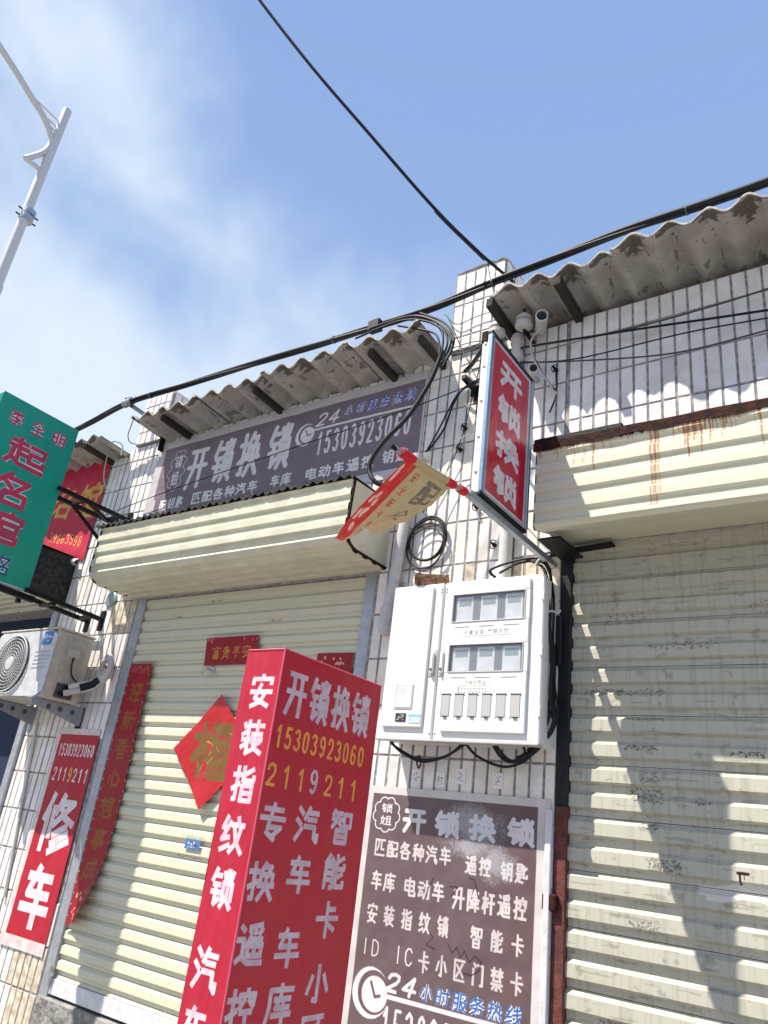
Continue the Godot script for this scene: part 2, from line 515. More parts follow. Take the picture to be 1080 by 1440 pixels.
	"禁": [["wood", 0, 0, 48, 52], ["wood", 52, 0, 100, 52], [14, 59, 86, 59], [0, 74, 100, 74], [50, 74, 50, 99, 36, 97], [28, 82, 8, 99], [70, 82, 94, 99]],
	"李": [["wood", 4, 0, 96, 52], [16, 56, 80, 56, 52, 70], [52, 70, 52, 98, 34, 97], [0, 78, 100, 78]],
	"全": [[50, 0, 2, 44], [50, 0, 98, 44], [22, 46, 78, 46], [26, 70, 74, 70], [2, 97, 98, 97], [50, 46, 50, 97]],
	"明": [["sun", 0, 6, 40, 84], ["moon", 48, 0, 100, 100]],
	"起": [[6, 14, 46, 14], [26, 0, 26, 34], [2, 34, 52, 34], [28, 34, 28, 80], [28, 56, 50, 56], [14, 46, 11, 80, 0, 100], [12, 76, 34, 94, 100, 96], ["ji", 54, 8, 98, 78]],
	"名": [[40, 0, 6, 44], [36, 16, 88, 16, 56, 58, 2, 86], [28, 30, 50, 48], [32, 62, 32, 100], [32, 62, 88, 62, 88, 100], [32, 96, 88, 96]],
	"馆": [["food", 0, 0, 40, 100], ["roof", 42, 0, 100, 30], [53, 38, 53, 100], [53, 38, 90, 38, 90, 62], [53, 62, 90, 62], [53, 77, 93, 77, 93, 98], [53, 97, 93, 97]],
	"计": [["speech", 0, 0, 46, 100], [46, 42, 100, 42], [73, 0, 73, 100]],
	"量": [["sun", 24, 0, 76, 34], [0, 43, 100, 43], [22, 54, 22, 76], [22, 54, 78, 54, 78, 76], [22, 65, 78, 65], [22, 76, 78, 76], [50, 54, 50, 97], [14, 87, 86, 87], [0, 98, 100, 98]],
	"设": [["speech", 0, 0, 40, 100], [54, 4, 52, 30, 38, 44], [54, 4, 82, 4, 82, 34, 99, 36], [44, 54, 86, 54, 64, 84, 34, 100], [50, 62, 72, 86, 100, 98]],
	"备": [[38, 0, 8, 30], [34, 10, 78, 10, 48, 36, 0, 50], [28, 18, 56, 38, 99, 50], ["field", 16, 56, 84, 100]],
	"严": [[4, 8, 96, 8], [38, 8, 38, 40], [62, 8, 62, 40], [18, 18, 26, 36], [84, 16, 74, 36], [6, 42, 96, 42], [14, 42, 12, 70, 0, 100]],
	"拆": [["hand", 0, 0, 38, 100], ["axe", 42, 0, 100, 100], [62, 58, 88, 74]],
	"封": [["earths", 0, 0, 50, 100], ["inch", 52, 0, 100, 100]],
	"产": [[48, 0, 54, 12], [6, 18, 94, 18], [30, 24, 38, 38], [72, 22, 62, 40], [10, 44, 96, 44], [14, 44, 12, 70, 0, 100]],
	"权": [["wood", 0, 0, 46, 100], ["again", 46, 4, 100, 100]],
	"分": [[38, 0, 2, 46], [60, 0, 99, 44], [20, 48, 80, 48, 74, 95, 52, 97], [46, 48, 38, 76, 6, 100]],
	"界": [["field", 14, 0, 86, 44], [46, 44, 2, 68], [54, 44, 99, 66], [34, 62, 30, 84, 12, 100], [66, 62, 66, 100]],
	"点": [[48, 0, 48, 38], [48, 18, 90, 18], [16, 40, 16, 70], [16, 40, 84, 40, 84, 70], [16, 70, 84, 70], ["dots", 4, 78, 96, 100]],
	"美": [[30, 0, 38, 12], [70, 0, 62, 12], [8, 16, 92, 16], [16, 31, 84, 31], [2, 46, 98, 46], [50, 16, 50, 46], [4, 62, 96, 62], [50, 48, 46, 70, 4, 100], [54, 66, 98, 100]],
	"的": [[26, 0, 18, 20], [6, 20, 6, 98], [6, 20, 44, 20, 44, 98], [6, 57, 44, 57], [6, 97, 44, 97], [64, 0, 48, 34], [60, 18, 97, 18, 93, 93, 72, 96], [64, 42, 78, 62]],
	"0": [[50, 2, 76, 10, 88, 34, 88, 66, 76, 90, 50, 98, 24, 90, 12, 66, 12, 34, 24, 10, 50, 2]],
	"1": [[24, 24, 56, 2, 56, 99]],
	"2": [[13, 27, 20, 9, 50, 2, 80, 10, 87, 28, 76, 50, 12, 96, 90, 96]],
	"3": [[13, 15, 45, 2, 78, 11, 82, 32, 50, 46, 84, 58, 88, 80, 62, 97, 30, 96, 11, 84]],
	"4": [[66, 99, 66, 2, 8, 70, 97, 70]],
	"5": [[84, 4, 22, 4, 17, 46, 50, 38, 82, 50, 88, 74, 66, 96, 32, 97, 11, 84]],
	"6": [[80, 13, 55, 2, 25, 16, 12, 50, 15, 78, 34, 96, 64, 96, 86, 80, 84, 57, 60, 44, 32, 47, 14, 62]],
	"7": [[8, 4, 90, 4, 44, 99]],
	"8": [[50, 2, 78, 10, 80, 34, 50, 47, 20, 34, 22, 10, 50, 2], [50, 47, 84, 60, 86, 84, 50, 98, 14, 84, 16, 60, 50, 47]],
	"9": [[20, 87, 45, 98, 75, 84, 88, 50, 85, 22, 66, 4, 36, 4, 14, 20, 16, 43, 40, 56, 68, 53, 86, 38]],
	"I": [[50, 0, 50, 100]],
	"D": [[16, 2, 16, 98, 50, 98, 80, 84, 88, 50, 80, 16, 50, 2, 16, 2]],
	"C": [[86, 22, 66, 4, 36, 4, 14, 26, 12, 70, 32, 96, 66, 96, 88, 76]],
	"M": [[8, 98, 16, 4, 50, 70, 84, 4, 92, 98]],
	"i": [[50, 34, 50, 98], [50, 8, 50, 12]],
	"d": [[80, 0, 80, 98], [80, 50, 50, 36, 22, 50, 22, 84, 50, 97, 80, 84]],
	"e": [[18, 66, 84, 66, 78, 42, 50, 34, 20, 48, 18, 82, 48, 98, 82, 88]],
	"a": [[22, 42, 50, 34, 78, 44, 80, 98], [80, 62, 40, 62, 20, 76, 26, 94, 52, 97, 80, 82]],
}
const DOUBLE := 2
var stroke_cache := {}


func strokes_of(sign_name: String) -> Array:
	if stroke_cache.has(sign_name):
		return stroke_cache[sign_name]
	var out := []
	for item in STROKES[sign_name]:
		if item[0] is String:
			for s in strokes_of(item[0]):
				var moved := []
				for p in s:
					moved.append(Vector2(lerpf(item[1], item[3], p.x / 100.0), lerpf(item[2], item[4], p.y / 100.0)))
				out.append(moved)
		else:
			var pts := []
			for k in range(0, item.size(), 2):
				pts.append(Vector2(item[k], item[k + 1]))
			out.append(pts)
	stroke_cache[sign_name] = out
	return out


# a page to print on, w x h metres
func page(w: float, h: float, per_metre: float, ground: Color) -> Dictionary:
	var im := Image.create(int(w * per_metre) * DOUBLE, int(h * per_metre) * DOUBLE, false, Image.FORMAT_RGB8)
	im.fill(ground)
	return {"im": im, "k": per_metre * DOUBLE}


func spans(im: Image, pts: Array, ink: Color) -> void:
	var lo := INF
	var hi := -INF
	for p in pts:
		lo = minf(lo, p.y)
		hi = maxf(hi, p.y)
	var n := pts.size()
	for y in range(maxi(0, floori(lo)), mini(im.get_height(), ceili(hi) + 1)):
		var c := y + 0.5
		var a := INF
		var b := -INF
		for k in n:
			var p: Vector2 = pts[k]
			var q: Vector2 = pts[(k + 1) % n]
			if (p.y <= c) != (q.y <= c):
				var x := p.x + (q.x - p.x) * (c - p.y) / (q.y - p.y)
				a = minf(a, x)
				b = maxf(b, x)
		if b > a:
			var x0 := roundi(a)
			im.fill_rect(Rect2i(x0, y, maxi(1, roundi(b) - x0), 1), ink)


func disc(pg: Dictionary, x: float, y: float, r: float, ink: Color, squash := 1.0) -> void:
	var pts := []
	for k in 28:
		pts.append(Vector2(x + r * cos(TAU * k / 28), y + r * squash * sin(TAU * k / 28)) * float(pg.k))
	spans(pg.im, pts, ink)


func rule(pg: Dictionary, pts: Array, half: float, ink: Color, rounded := false, ends := 0.45) -> void:
	var k: float = pg.k
	for i in pts.size() - 1:
		var a: Vector2 = pts[i] * k
		var b: Vector2 = pts[i + 1] * k
		var d := (b - a).normalized()
		var n := Vector2(-d.y, d.x) * half * k
		var e := d * half * k * (0.0 if rounded else ends)
		spans(pg.im, [a - e + n, b + e + n, b + e - n, a - e - n], ink)
	if rounded:
		for p in pts:
			disc(pg, p.x, p.y, half, ink)
	else:
		for i in range(1, pts.size() - 1):
			disc(pg, pts[i].x, pts[i].y, half, ink)


func area(pg: Dictionary, x: float, y: float, w: float, h: float, ink: Color) -> void:
	var k: float = pg.k
	pg.im.fill_rect(Rect2i(roundi(x * k), roundi(y * k), roundi(w * k), roundi(h * k)), ink)


# one character in the cell x, y, w, h (metres); weight is half the stroke over the cell's mean side
func sign_char(pg: Dictionary, ch: String, x: float, y: float, w: float, h: float, ink: Color, weight := 0.05, rounded := false, slant := 0.0, wobble := 0.0) -> void:
	if not STROKES.has(ch):
		return
	var half := (w + h) / 2.0 * weight
	for s in strokes_of(ch):
		var pts := []
		for p in s:
			var q := Vector2(x + half + p.x / 100.0 * (w - 2 * half), y + half + p.y / 100.0 * (h - 2 * half))
			q.x += slant * (1.0 - p.y / 100.0) * h
			if wobble > 0.0:
				q += Vector2(rng.randf_range(-1, 1), rng.randf_range(-1, 1)) * wobble * w
			pts.append(q)
		rule(pg, pts, half * (rng.randf_range(0.75, 1.25) if wobble > 0.0 else 1.0), ink, rounded)


# a line of characters spread over x .. x + w; a blank takes a share of its own
func sign_line(pg: Dictionary, words: String, x: float, y: float, w: float, h: float, ink: Color, weight := 0.05, gap := 0.12, rounded := false, slant := 0.0, drop := 0.0) -> void:
	var share := 0.0
	for c in words:
		share += 0.45 if c == " " else 1.0
	var cell := w / (share - gap * 0.5)
	var cx := x
	for c in words:
		if c == " ":
			cx += cell * 0.45
			continue
		sign_char(pg, c, cx, y + drop * (cx - x), cell * (1.0 - gap), h, ink, weight, rounded, slant)
		cx += cell


func badge(pg: Dictionary, x: float, y: float, rx: float, ry: float, ink: Color, ground: Color) -> void:
	for pass_no in 2:
		var grow := 0.0 if pass_no == 0 else -0.006
		var c := ink if pass_no == 0 else ground
		for k in 9:
			var a := TAU * (k + 0.25) / 9
			disc(pg, x + rx * 0.72 * cos(a), y + ry * 0.74 * sin(a), rx * 0.38 + grow, c, 1.0)
		disc(pg, x, y, rx * 0.8 + grow, c, ry / rx)
	sign_char(pg, "锁", x - rx * 0.46, y - ry * 0.68, rx * 0.92, ry * 0.62, ink, 0.055)
	sign_char(pg, "姐", x - rx * 0.46, y + ry * 0.06, rx * 0.92, ry * 0.62, ink, 0.055)


func clock_mark(pg: Dictionary, x: float, y: float, r: float, ink: Color, ground: Color) -> void:
	disc(pg, x, y, r, ink)
	disc(pg, x + r * 0.16, y - r * 0.03, r * 0.86, ground)
	disc(pg, x + r * 0.22, y + r * 0.02, r * 0.70, ink)
	rule(pg, [Vector2(x - r * 0.02, y - r * 0.42), Vector2(x + r * 0.26, y + r * 0.12), Vector2(x + r * 0.62, y + r * 0.02)], r * 0.06, ground)


# faded, dusty patches: matter lying on the print, with a grain of its own
func weather(pg: Dictionary, seed_no: int, dust: Color, most: float, scale := 0.02) -> void:
	var im: Image = pg.im
	im.resize(im.get_width() / DOUBLE, im.get_height() / DOUBLE, Image.INTERPOLATE_BILINEAR)
	var nz := FastNoiseLite.new()
	nz.seed = seed_no
	nz.frequency = scale
	nz.fractal_octaves = 5
	nz.fractal_gain = 0.6
	for y in im.get_height():
		for x in im.get_width():
			var v := clampf(nz.get_noise_2d(x, y) * 1.3 + 0.35, 0.0, 1.0)
			im.set_pixel(x, y, im.get_pixel(x, y).lerp(dust, v * most))
	pg.k = float(pg.k) / DOUBLE


func print_of(pg: Dictionary, rough := 0.55, shine := 0.4) -> StandardMaterial3D:
	var m := StandardMaterial3D.new()
	m.albedo_texture = ImageTexture.create_from_image(pg.im)
	m.roughness = rough
	m.metallic_specular = shine
	m.texture_repeat = false
	m.normal_enabled = true
	m.normal_texture = T.cloth_normal
	m.normal_scale = 0.25
	return m


# ---------------------------------------------------------------- surfaces
func noise_tex(seed_no: int, freq: float, lo: Color, hi: Color, octaves := 5, normal := false, size := 512, bump := 4.0) -> NoiseTexture2D:
	var n := FastNoiseLite.new()
	n.seed = seed_no
	n.frequency = freq
	n.fractal_octaves = octaves
	n.fractal_gain = 0.58
	var t := NoiseTexture2D.new()
	t.width = size
	t.height = size
	t.seamless = true
	t.noise = n
	if normal:
		t.as_normal_map = true
		t.bump_strength = bump
	else:
		var g := Gradient.new()
		g.set_color(0, lo)
		g.set_color(1, hi)
		g.set_offset(0, 0.22)
		g.set_offset(1, 0.74)
		t.color_ramp = g
	return t


func make_textures() -> void:
	T.grain = noise_tex(3, 0.018, Color(0.74, 0.73, 0.72), Color(1, 1, 1))
	T.soft = noise_tex(8, 0.010, Color(0.93, 0.925, 0.915), Color(1, 1, 1), 6)
	T.patchy = noise_tex(9, 0.014, Color(0.80, 0.78, 0.75), Color(1, 1, 1), 6)
	T.grime = noise_tex(21, 0.012, Color(0.60, 0.54, 0.47), Color(1, 1, 1), 6)
	T.rust = noise_tex(14, 0.030, Color(0.22, 0.10, 0.07), Color(0.50, 0.25, 0.16), 5)
	T.cloth_normal = noise_tex(31, 0.012, Color.BLACK, Color.WHITE, 3, true, 256, 6.0)
	T.cast_normal = noise_tex(33, 0.05, Color.BLACK, Color.WHITE, 4, true, 512, 5.0)


func plain(c: Color, rough := 0.6, metal := 0.0, tex: Texture2D = null, scale := 1.5, bump := 0.0) -> StandardMaterial3D:
	var m := StandardMaterial3D.new()
	m.albedo_color = c
	m.roughness = rough
	m.metallic = metal
	m.metallic_specular = 0.4
	if tex:
		m.albedo_texture = tex
	if bump > 0.0:
		m.normal_enabled = true
		m.normal_texture = T.cast_normal
		m.normal_scale = bump
	if tex or bump > 0.0:
		m.uv1_triplanar = true
		m.uv1_world_triplanar = true
		m.uv1_scale = Vector3.ONE * scale
	return m


func make_materials() -> void:
	M.mortar = plain(Color(0.64, 0.625, 0.625), 0.95, 0.0, T.grain, 2.0, 0.4)
	M.tiles = []
	for c in [Color(0.915, 0.90, 0.895), Color(0.895, 0.885, 0.885), Color(0.92, 0.905, 0.885), Color(0.86, 0.85, 0.845), Color(0.905, 0.88, 0.85), Color(0.93, 0.92, 0.92)]:
		M.tiles.append(plain(c, 0.34, 0.0, T.soft, 0.9, 0.12))
	M.tiles_stained = plain(Color(0.86, 0.82, 0.75), 0.5, 0.0, T.patchy, 1.7, 0.15)
	M.cement = plain(Color(0.56, 0.53, 0.49), 0.92, 0.0, T.grime, 1.6, 0.8)
	M.concrete = plain(Color(0.60, 0.595, 0.585), 0.93, 0.0, T.grain, 0.8, 0.6)
	M.road = plain(Color(0.56, 0.56, 0.555), 0.95, 0.0, T.grain, 0.7, 0.8)
	M.dark_iron = plain(Color(0.10, 0.10, 0.11), 0.55, 0.3, T.grain, 3.0, 0.3)
	M.black_paint = plain(Color(0.13, 0.13, 0.16), 0.5, 0.0, T.grain, 3.0, 0.2)
	M.rust = plain(Color(0.52, 0.49, 0.53), 0.9, 0.0, T.rust, 1.2, 0.3)
	M.rust_paint = plain(Color(0.43, 0.25, 0.23), 0.75, 0.0, T.patchy, 2.0, 0.3)
	M.cream = plain(Color(0.79, 0.785, 0.71), 0.42, 0.0, T.soft, 0.8, 0.08)
	M.cream_flat = plain(Color(0.81, 0.795, 0.72), 0.45, 0.0, T.soft, 1.2, 0.1)
	M.aluminium = plain(Color(0.66, 0.68, 0.71), 0.42, 0.45, T.soft, 2.0, 0.15)
	M.white_bar = plain(Color(0.83, 0.84, 0.86), 0.45, 0.0, T.soft, 2.0, 0.1)
	M.pvc = plain(Color(0.80, 0.79, 0.78), 0.4, 0.0, T.soft, 3.0, 0.05)
	M.old_pvc = plain(Color(0.76, 0.755, 0.76), 0.45, 0.0, T.soft, 2.0, 0.05)
	M.cable = plain(Color(0.075, 0.085, 0.12), 0.55)
	M.wire_grey = plain(Color(0.30, 0.29, 0.29), 0.6)
	M.wire_pale = plain(Color(0.72, 0.71, 0.69), 0.5)
	M.cabinet = plain(Color(0.845, 0.85, 0.845), 0.32)
	M.cabinet_dark = plain(Color(0.30, 0.31, 0.33), 0.6)
	M.slot = plain(Color(0.70, 0.705, 0.70), 0.4)
	M.wood = plain(Color(0.27, 0.24, 0.22), 0.9, 0.0, T.grain, 4.0, 0.8)
	M.brick = plain(Color(0.56, 0.44, 0.38), 0.95, 0.0, T.grime, 6.0, 1.0)
	M.steel = plain(Color(0.70, 0.71, 0.73), 0.35, 0.8)
	M.galvanised = plain(Color(0.62, 0.65, 0.69), 0.45, 0.5, T.soft, 3.0, 0.1)
	M.lamp_paint = plain(Color(0.80, 0.80, 0.80), 0.45, 0.1)
	M.ac_body = plain(Color(0.74, 0.72, 0.68), 0.45, 0.0, T.soft, 2.0, 0.05)
	M.ac_front = plain(Color(0.76, 0.77, 0.79), 0.42, 0.0, T.soft, 2.0, 0.03)
	M.dark_sheet = plain(Color(0.20, 0.21, 0.23), 0.75, 0.0, T.grime, 3.0, 0.6)
	M.blue_frame = plain(Color(0.50, 0.60, 0.70), 0.4, 0.4, T.soft, 3.0, 0.1)
	M.glass = StandardMaterial3D.new()
	M.glass.albedo_color = Color(0.85, 0.90, 0.94, 0.10)
	M.glass.transparency = BaseMaterial3D.TRANSPARENCY_ALPHA
	M.glass.roughness = 0.05
	M.blue_wall = plain(Color(0.10, 0.16, 0.28), 0.7)
	M.sheet_print = roof_print()


# asbestos cement: cast grain, moss and soot blotches with ragged outlines along the front edge
func roof_print() -> StandardMaterial3D:
	var w := 1024
	var h := 256
	var im := Image.create(w, h, false, Image.FORMAT_RGB8)
	var n := FastNoiseLite.new()
	n.seed = 40
	n.frequency = 0.012
	n.fractal_octaves = 5
	var n2 := FastNoiseLite.new()
	n2.seed = 41
	n2.frequency = 0.03
	n2.fractal_octaves = 4
	for y in h:
		for x in w:
			var v := n.get_noise_2d(x, y)
			var c := Color(0.73, 0.715, 0.69).lerp(Color(0.62, 0.60, 0.575), clampf(v + 0.4, 0.0, 1.0))
			var f := n2.get_noise_2d(x * 1.0, y * 1.7)
			# damp moss creeps in from the front edge, deeper on every crest
			var reach := 12.0 + 22.0 * cos(TAU * x / 64.0) + 44.0 * f + 60.0 * n.get_noise_2d(x * 0.55 + 300.0, 9.0)
			if y < reach and y > 4.0 + 8.0 * f:
				c = c.lerp(Color(0.36, 0.33, 0.30), 0.75)
			if n.get_noise_2d(x * 2.2 + 90.0, y * 0.9) > 0.42:
				c = c.lerp(Color(0.36, 0.33, 0.30), 0.5)
			if absf(n2.get_noise_2d(x * 0.55 + 700.0, y * 0.12)) < 0.006:
				c = c.lerp(Color(0.16, 0.14, 0.13), 0.7)
			im.set_pixel(x, y, c)
	var m := StandardMaterial3D.new()
	m.albedo_texture = ImageTexture.create_from_image(im)
	m.roughness = 0.95
	m.metallic_specular = 0.25
	m.normal_enabled = true
	m.normal_texture = T.cast_normal
	m.normal_scale = 0.2
	return m


# painted steel slats: grime, scuffs and stamped advertisements
func shutter_print(seed_no: int, base: Color, dirt: Color, amount: float, stamps: Array, w := 640, h := 1024) -> StandardMaterial3D:
	var im := Image.create(w, h, false, Image.FORMAT_RGB8)
	var n := FastNoiseLite.new()
	n.seed = seed_no
	n.frequency = 0.008
	n.fractal_octaves = 5
	var n2 := FastNoiseLite.new()
	n2.seed = seed_no + 1
	n2.frequency = 0.035
	n2.fractal_octaves = 4
	for y in h:
		for x in w:
			var c := base
			var f := n2.get_noise_2d(x * 0.7, y * 1.1)
			if amount > 0.5:  # rubbed and scratched along the slats, flecks of lost paint
				if n2.get_noise_2d(x * 0.22 + 900.0, y * 3.4) > 0.42:
					c = c.lerp(dirt, 0.32)
				if f > 0.46:
					c = c.lerp(dirt, 0.3)
			c = c.lerp(dirt, amount * 0.3 * clampf(n2.get_noise_2d(x * 2.6 + 50.0, y * 0.22) * 1.6, 0.0, 1.0))
			im.set_pixel(x, y, c)
	for s in stamps:
		var r := RandomNumberGenerator.new()
		r.seed = int(s[0] * 977.0 + s[1] * 131.0)
		for k in int(s[4]):
			var px := int(s[0] * w + r.randf() * s[2] * w)
			var py := int(s[1] * h + r.randf() * s[3] * h)
			im.fill_rect(Rect2i(px, py, r.randi_range(1, 4), r.randi_range(1, 2)), (s[5] as Color).lerp(base, 0.25 + r.randf() * 0.55))
	var m := StandardMaterial3D.new()
	m.albedo_texture = ImageTexture.create_from_image(im)
	m.roughness = 0.5
	m.metallic_specular = 0.4
	m.texture_repeat = false
	return m


# ---------------------------------------------------------------- the setting
func build_ground() -> void:
	var road := obj("road", cbox(240.0, 0.5, 240.0, 0.0), M.road, null, move(0, -0.38, 0))
	road.set_meta("kind", "structure")
	var walk := obj("pavement", cbox(120.0, 0.3, 4.6, 0.02), M.concrete, null, move(0, -0.145, 2.1))
	walk.set_meta("kind", "structure")


func merged(boxes: Array, bevel := 0.004) -> ArrayMesh:
	var st := SurfaceTool.new()
	st.begin(Mesh.PRIMITIVE_TRIANGLES)
	for b in boxes:
		var a := Vector3(b[0], b[1], b[2])
		var c := Vector3(b[3], b[4], b[5])
		var s := (c - a).abs()
		st.append_from(cbox(s.x, s.y, s.z, bevel), 0, Transform3D(Basis(), (a + c) / 2.0))
	return st.commit()


# areas: [x0, y0, x1, y1, z]; hidden: [x0, y0, x1, y1] covered for good by something fixed to the wall
func lay_tiles(wall: Node, areas: Array, hidden: Array, most: int, stains: Array = []) -> void:
	var spots := []
	for a in areas:
		var i := floori((a[0] + 1.162) / 0.07)
		while -1.162 + 0.07 * i < a[2]:
			var x0 := maxf(-1.162 + 0.07 * i + 0.0058, a[0])
			var x1 := minf(-1.162 + 0.07 * (i + 1) - 0.0058, a[2])
			i += 1
			if x1 - x0 < 0.012:
				continue
			var j := floori((a[1] - 3.79) / 0.25)
			while 3.79 + 0.25 * j < a[3]:
				var y0 := maxf(3.79 + 0.25 * j + 0.0055, a[1])
				var y1 := minf(3.79 + 0.25 * (j + 1) - 0.0055, a[3])
				j += 1
				if y1 - y0 < 0.02:
					continue
				var covered := false
				for r in hidden:
					if x0 > r[0] and x1 < r[2] and y0 > r[1] and y1 < r[3]:
						covered = true
				if not covered:
					var mid := Vector3((x0 + x1) / 2.0, (y0 + y1) / 2.0, a[4])
					spots.append([mid.distance_to(EYE), mid, x1 - x0, y1 - y0])
	spots.sort_custom(func(p, q): return p[0] < q[0])
	var rest := SurfaceTool.new()
	rest.begin(Mesh.PRIMITIVE_TRIANGLES)
	var left := 0
	var unit := cbox(0.061, 0.241, 0.016, 0.0025)
	for k in spots.size():
		var s: Array = spots[k]
		var b := Basis.from_euler(Vector3(rng.randf_range(-1, 1) * 0.004, rng.randf_range(-1, 1) * 0.010, rng.randf_range(-1, 1) * 0.005))
		b = b.scaled_local(Vector3(s[2] / 0.061, s[3] / 0.241, 1.0))
		var xf := Transform3D(b, s[1] + Vector3(0, 0, rng.randf_range(-0.0012, 0.0012)))
		if k < most:
			var m: Material = M.tiles[rng.randi() % 6]
			for r in stains:
				if s[1].x > r[0] and s[1].x < r[2] and s[1].y > r[1] and s[1].y < r[3]:
					m = M.tiles_stained
			obj("tile", unit, m, wall, xf)
		else:
			rest.append_from(unit, 0, world_of(wall).affine_inverse() * xf)
			left += 1
	if left:
		var o := obj("tile_field", rest.commit(), M.tiles[0], wall, world_of(wall))
		o.set_meta("kind", "stuff")


# a roller shutter: backing, one mesh for each slat (two ribs), a bottom rail
func shutter(shop: Node, x0: float, x1: float, y0: float, y1: float, skin: Material, rail: Material, dent: float, pitch := 0.106, ribs := 2, z := -0.03) -> void:
	var back := block("roller_shutter", Vector3(x0, y0 + 0.03, z - 0.03), Vector3(x1, y1, z - 0.012), M.black_paint, shop, 0.002)
	var top := y1
	var k := 0
	while top > y0 + 0.06:
		var prof := []
		var low := maxf(top - pitch * ribs, y0 + 0.06)
		for rib in ribs:
			var t := top - pitch * rib
			for p in [[0.0, 0.008], [0.0, 0.05], [0.92, 0.20], [1.0, 0.66], [0.05, 0.76], [0.0, 0.985]]:
				if t - p[1] * pitch >= low:
					prof.append(Vector2(z + p[0] * 0.2 * pitch, t - p[1] * pitch))
		if prof.size() > 2:
			prof.append(Vector2(z - 0.01, prof[prof.size() - 1].y - 0.001))
			obj("slat", drawn_out(prof, x0, x1, 26 if dent > 0.0 else 2, dent, 50 + k, (y1 - top) / (y1 - y0), (y1 - low) / (y1 - y0)), skin, back)
		top -= pitch * ribs
		k += 1
	block("bottom_rail", Vector3(x0, y0, z - 0.01), Vector3(x1, y0 + 0.085, z + 0.024), rail, back, 0.004)


# the ribs of a shutter hood: trapezoid ridges along a path of (z, y) points
func ribbed(path: Array, pitch: float, depth: float, first := 0.0) -> Array:
	var dense := []
	var run := 0.0
	for i in path.size() - 1:
		var a: Vector2 = path[i]
		var b: Vector2 = path[i + 1]
		var n := (b - a).normalized().orthogonal()
		var len := a.distance_to(b)
		var steps := maxi(1, int(len / 0.004))
		for s in steps:
			var d := run + len * s / steps
			var ph := fposmod(d + first, pitch) / pitch
			var up := clampf(minf((ph - 0.06) / 0.10, (0.68 - ph) / 0.06), 0.0, 1.0)
			dense.append(a.lerp(b, float(s) / steps) - n * depth * up)
		run += len
	dense.append(path[path.size() - 1])
	# keep only the corners
	var out := [dense[0]]
	for i in range(1, dense.size() - 1):
		var p: Vector2 = dense[i] - out[out.size() - 1]
		var q: Vector2 = dense[i + 1] - dense[i]
		if absf(p.angle_to(q)) > 0.06:
			out.append(dense[i])
	out.append(dense[dense.size() - 1])
	return out


# corrugated cement sheets, each a part, waves running out over the wall
func roof_row(shop: Node, x0: float, x1: float, edge_y: float, edge_z: float, back_z: float, slope: float, shift: float) -> void:
	var wave := 0.177
	var x := x0
	var k := 0
	while x < x1 - 0.05:
		var xa := x
		var xb := minf(x + wave * 4.25, x1)
		var lift := 0.010 * (k % 2) + rng.randf_range(0.0, 0.006)
		var out := rng.randf_range(-0.025, 0.03)
		var tilt := rng.randf_range(-0.01, 0.01)
		var uoff := rng.randf()
		var top := func(px: float, pz: float) -> float:
			return edge_y + lift + tilt * (px - xa) + (pz - edge_z) * slope + 0.026 * cos(TAU * (px - shift) / wave)
		var nx := maxi(6, int((xb - xa) / wave * 12.0))
		var st := SurfaceTool.new()
		st.begin(Mesh.PRIMITIVE_TRIANGLES)
		var rag := FastNoiseLite.new()
		rag.seed = 90 + k
		rag.frequency = 6.0
		var zs := [0.0, 0.12, 0.3, 0.6, 1.0]
		for i in nx:
			for j in zs.size() - 1:
				for side in 2:
					st.set_smooth_group(side + 1)
					var order := [[0, 0], [1, 0], [1, 1], [0, 0], [1, 1], [0, 1]] if side == 0 else [[0, 0], [1, 1], [1, 0], [0, 0], [0, 1], [1, 1]]
					for e in order:
						var px: float = lerpf(xa, xb, float(i + e[0]) / nx)
						var f: float = zs[j + e[1]]
						var pz: float = lerpf(edge_z + out + 0.012 * rag.get_noise_1d(px), back_z, f)
						st.set_uv(Vector2((px - shift) / (wave * 16.0) + roundf(uoff * 8.0) / 16.0, (edge_z + out - pz) * 1.6 + 0.01))
						st.add_vertex(Vector3(px, top.call(px, pz) - (0.011 if side == 0 else 0.0), pz))
			st.set_smooth_group(-1)
			var pa: float = lerpf(xa, xb, float(i) / nx)
			var pb: float = lerpf(xa, xb, float(i + 1) / nx)
			var za := edge_z + out + 0.012 * rag.get_noise_1d(pa)
			var zb := edge_z + out + 0.012 * rag.get_noise_1d(pb)
			var ta: float = top.call(pa, za)
			var tb: float = top.call(pb, zb)
			for e in [Vector3(pa, ta, za), Vector3(pb, tb, zb), Vector3(pb, tb - 0.011, zb), Vector3(pa, ta, za), Vector3(pb, tb - 0.011, zb), Vector3(pa, ta - 0.011, za)]:
				st.set_uv(Vector2(e.x * 0.9, 0.72))
				st.add_vertex(e)
		st.generate_normals()
		obj("roof_sheet", st.commit(), M.sheet_print, shop)
		x = xb - wave * 0.25
		k += 1
		if xb >= x1:
			break


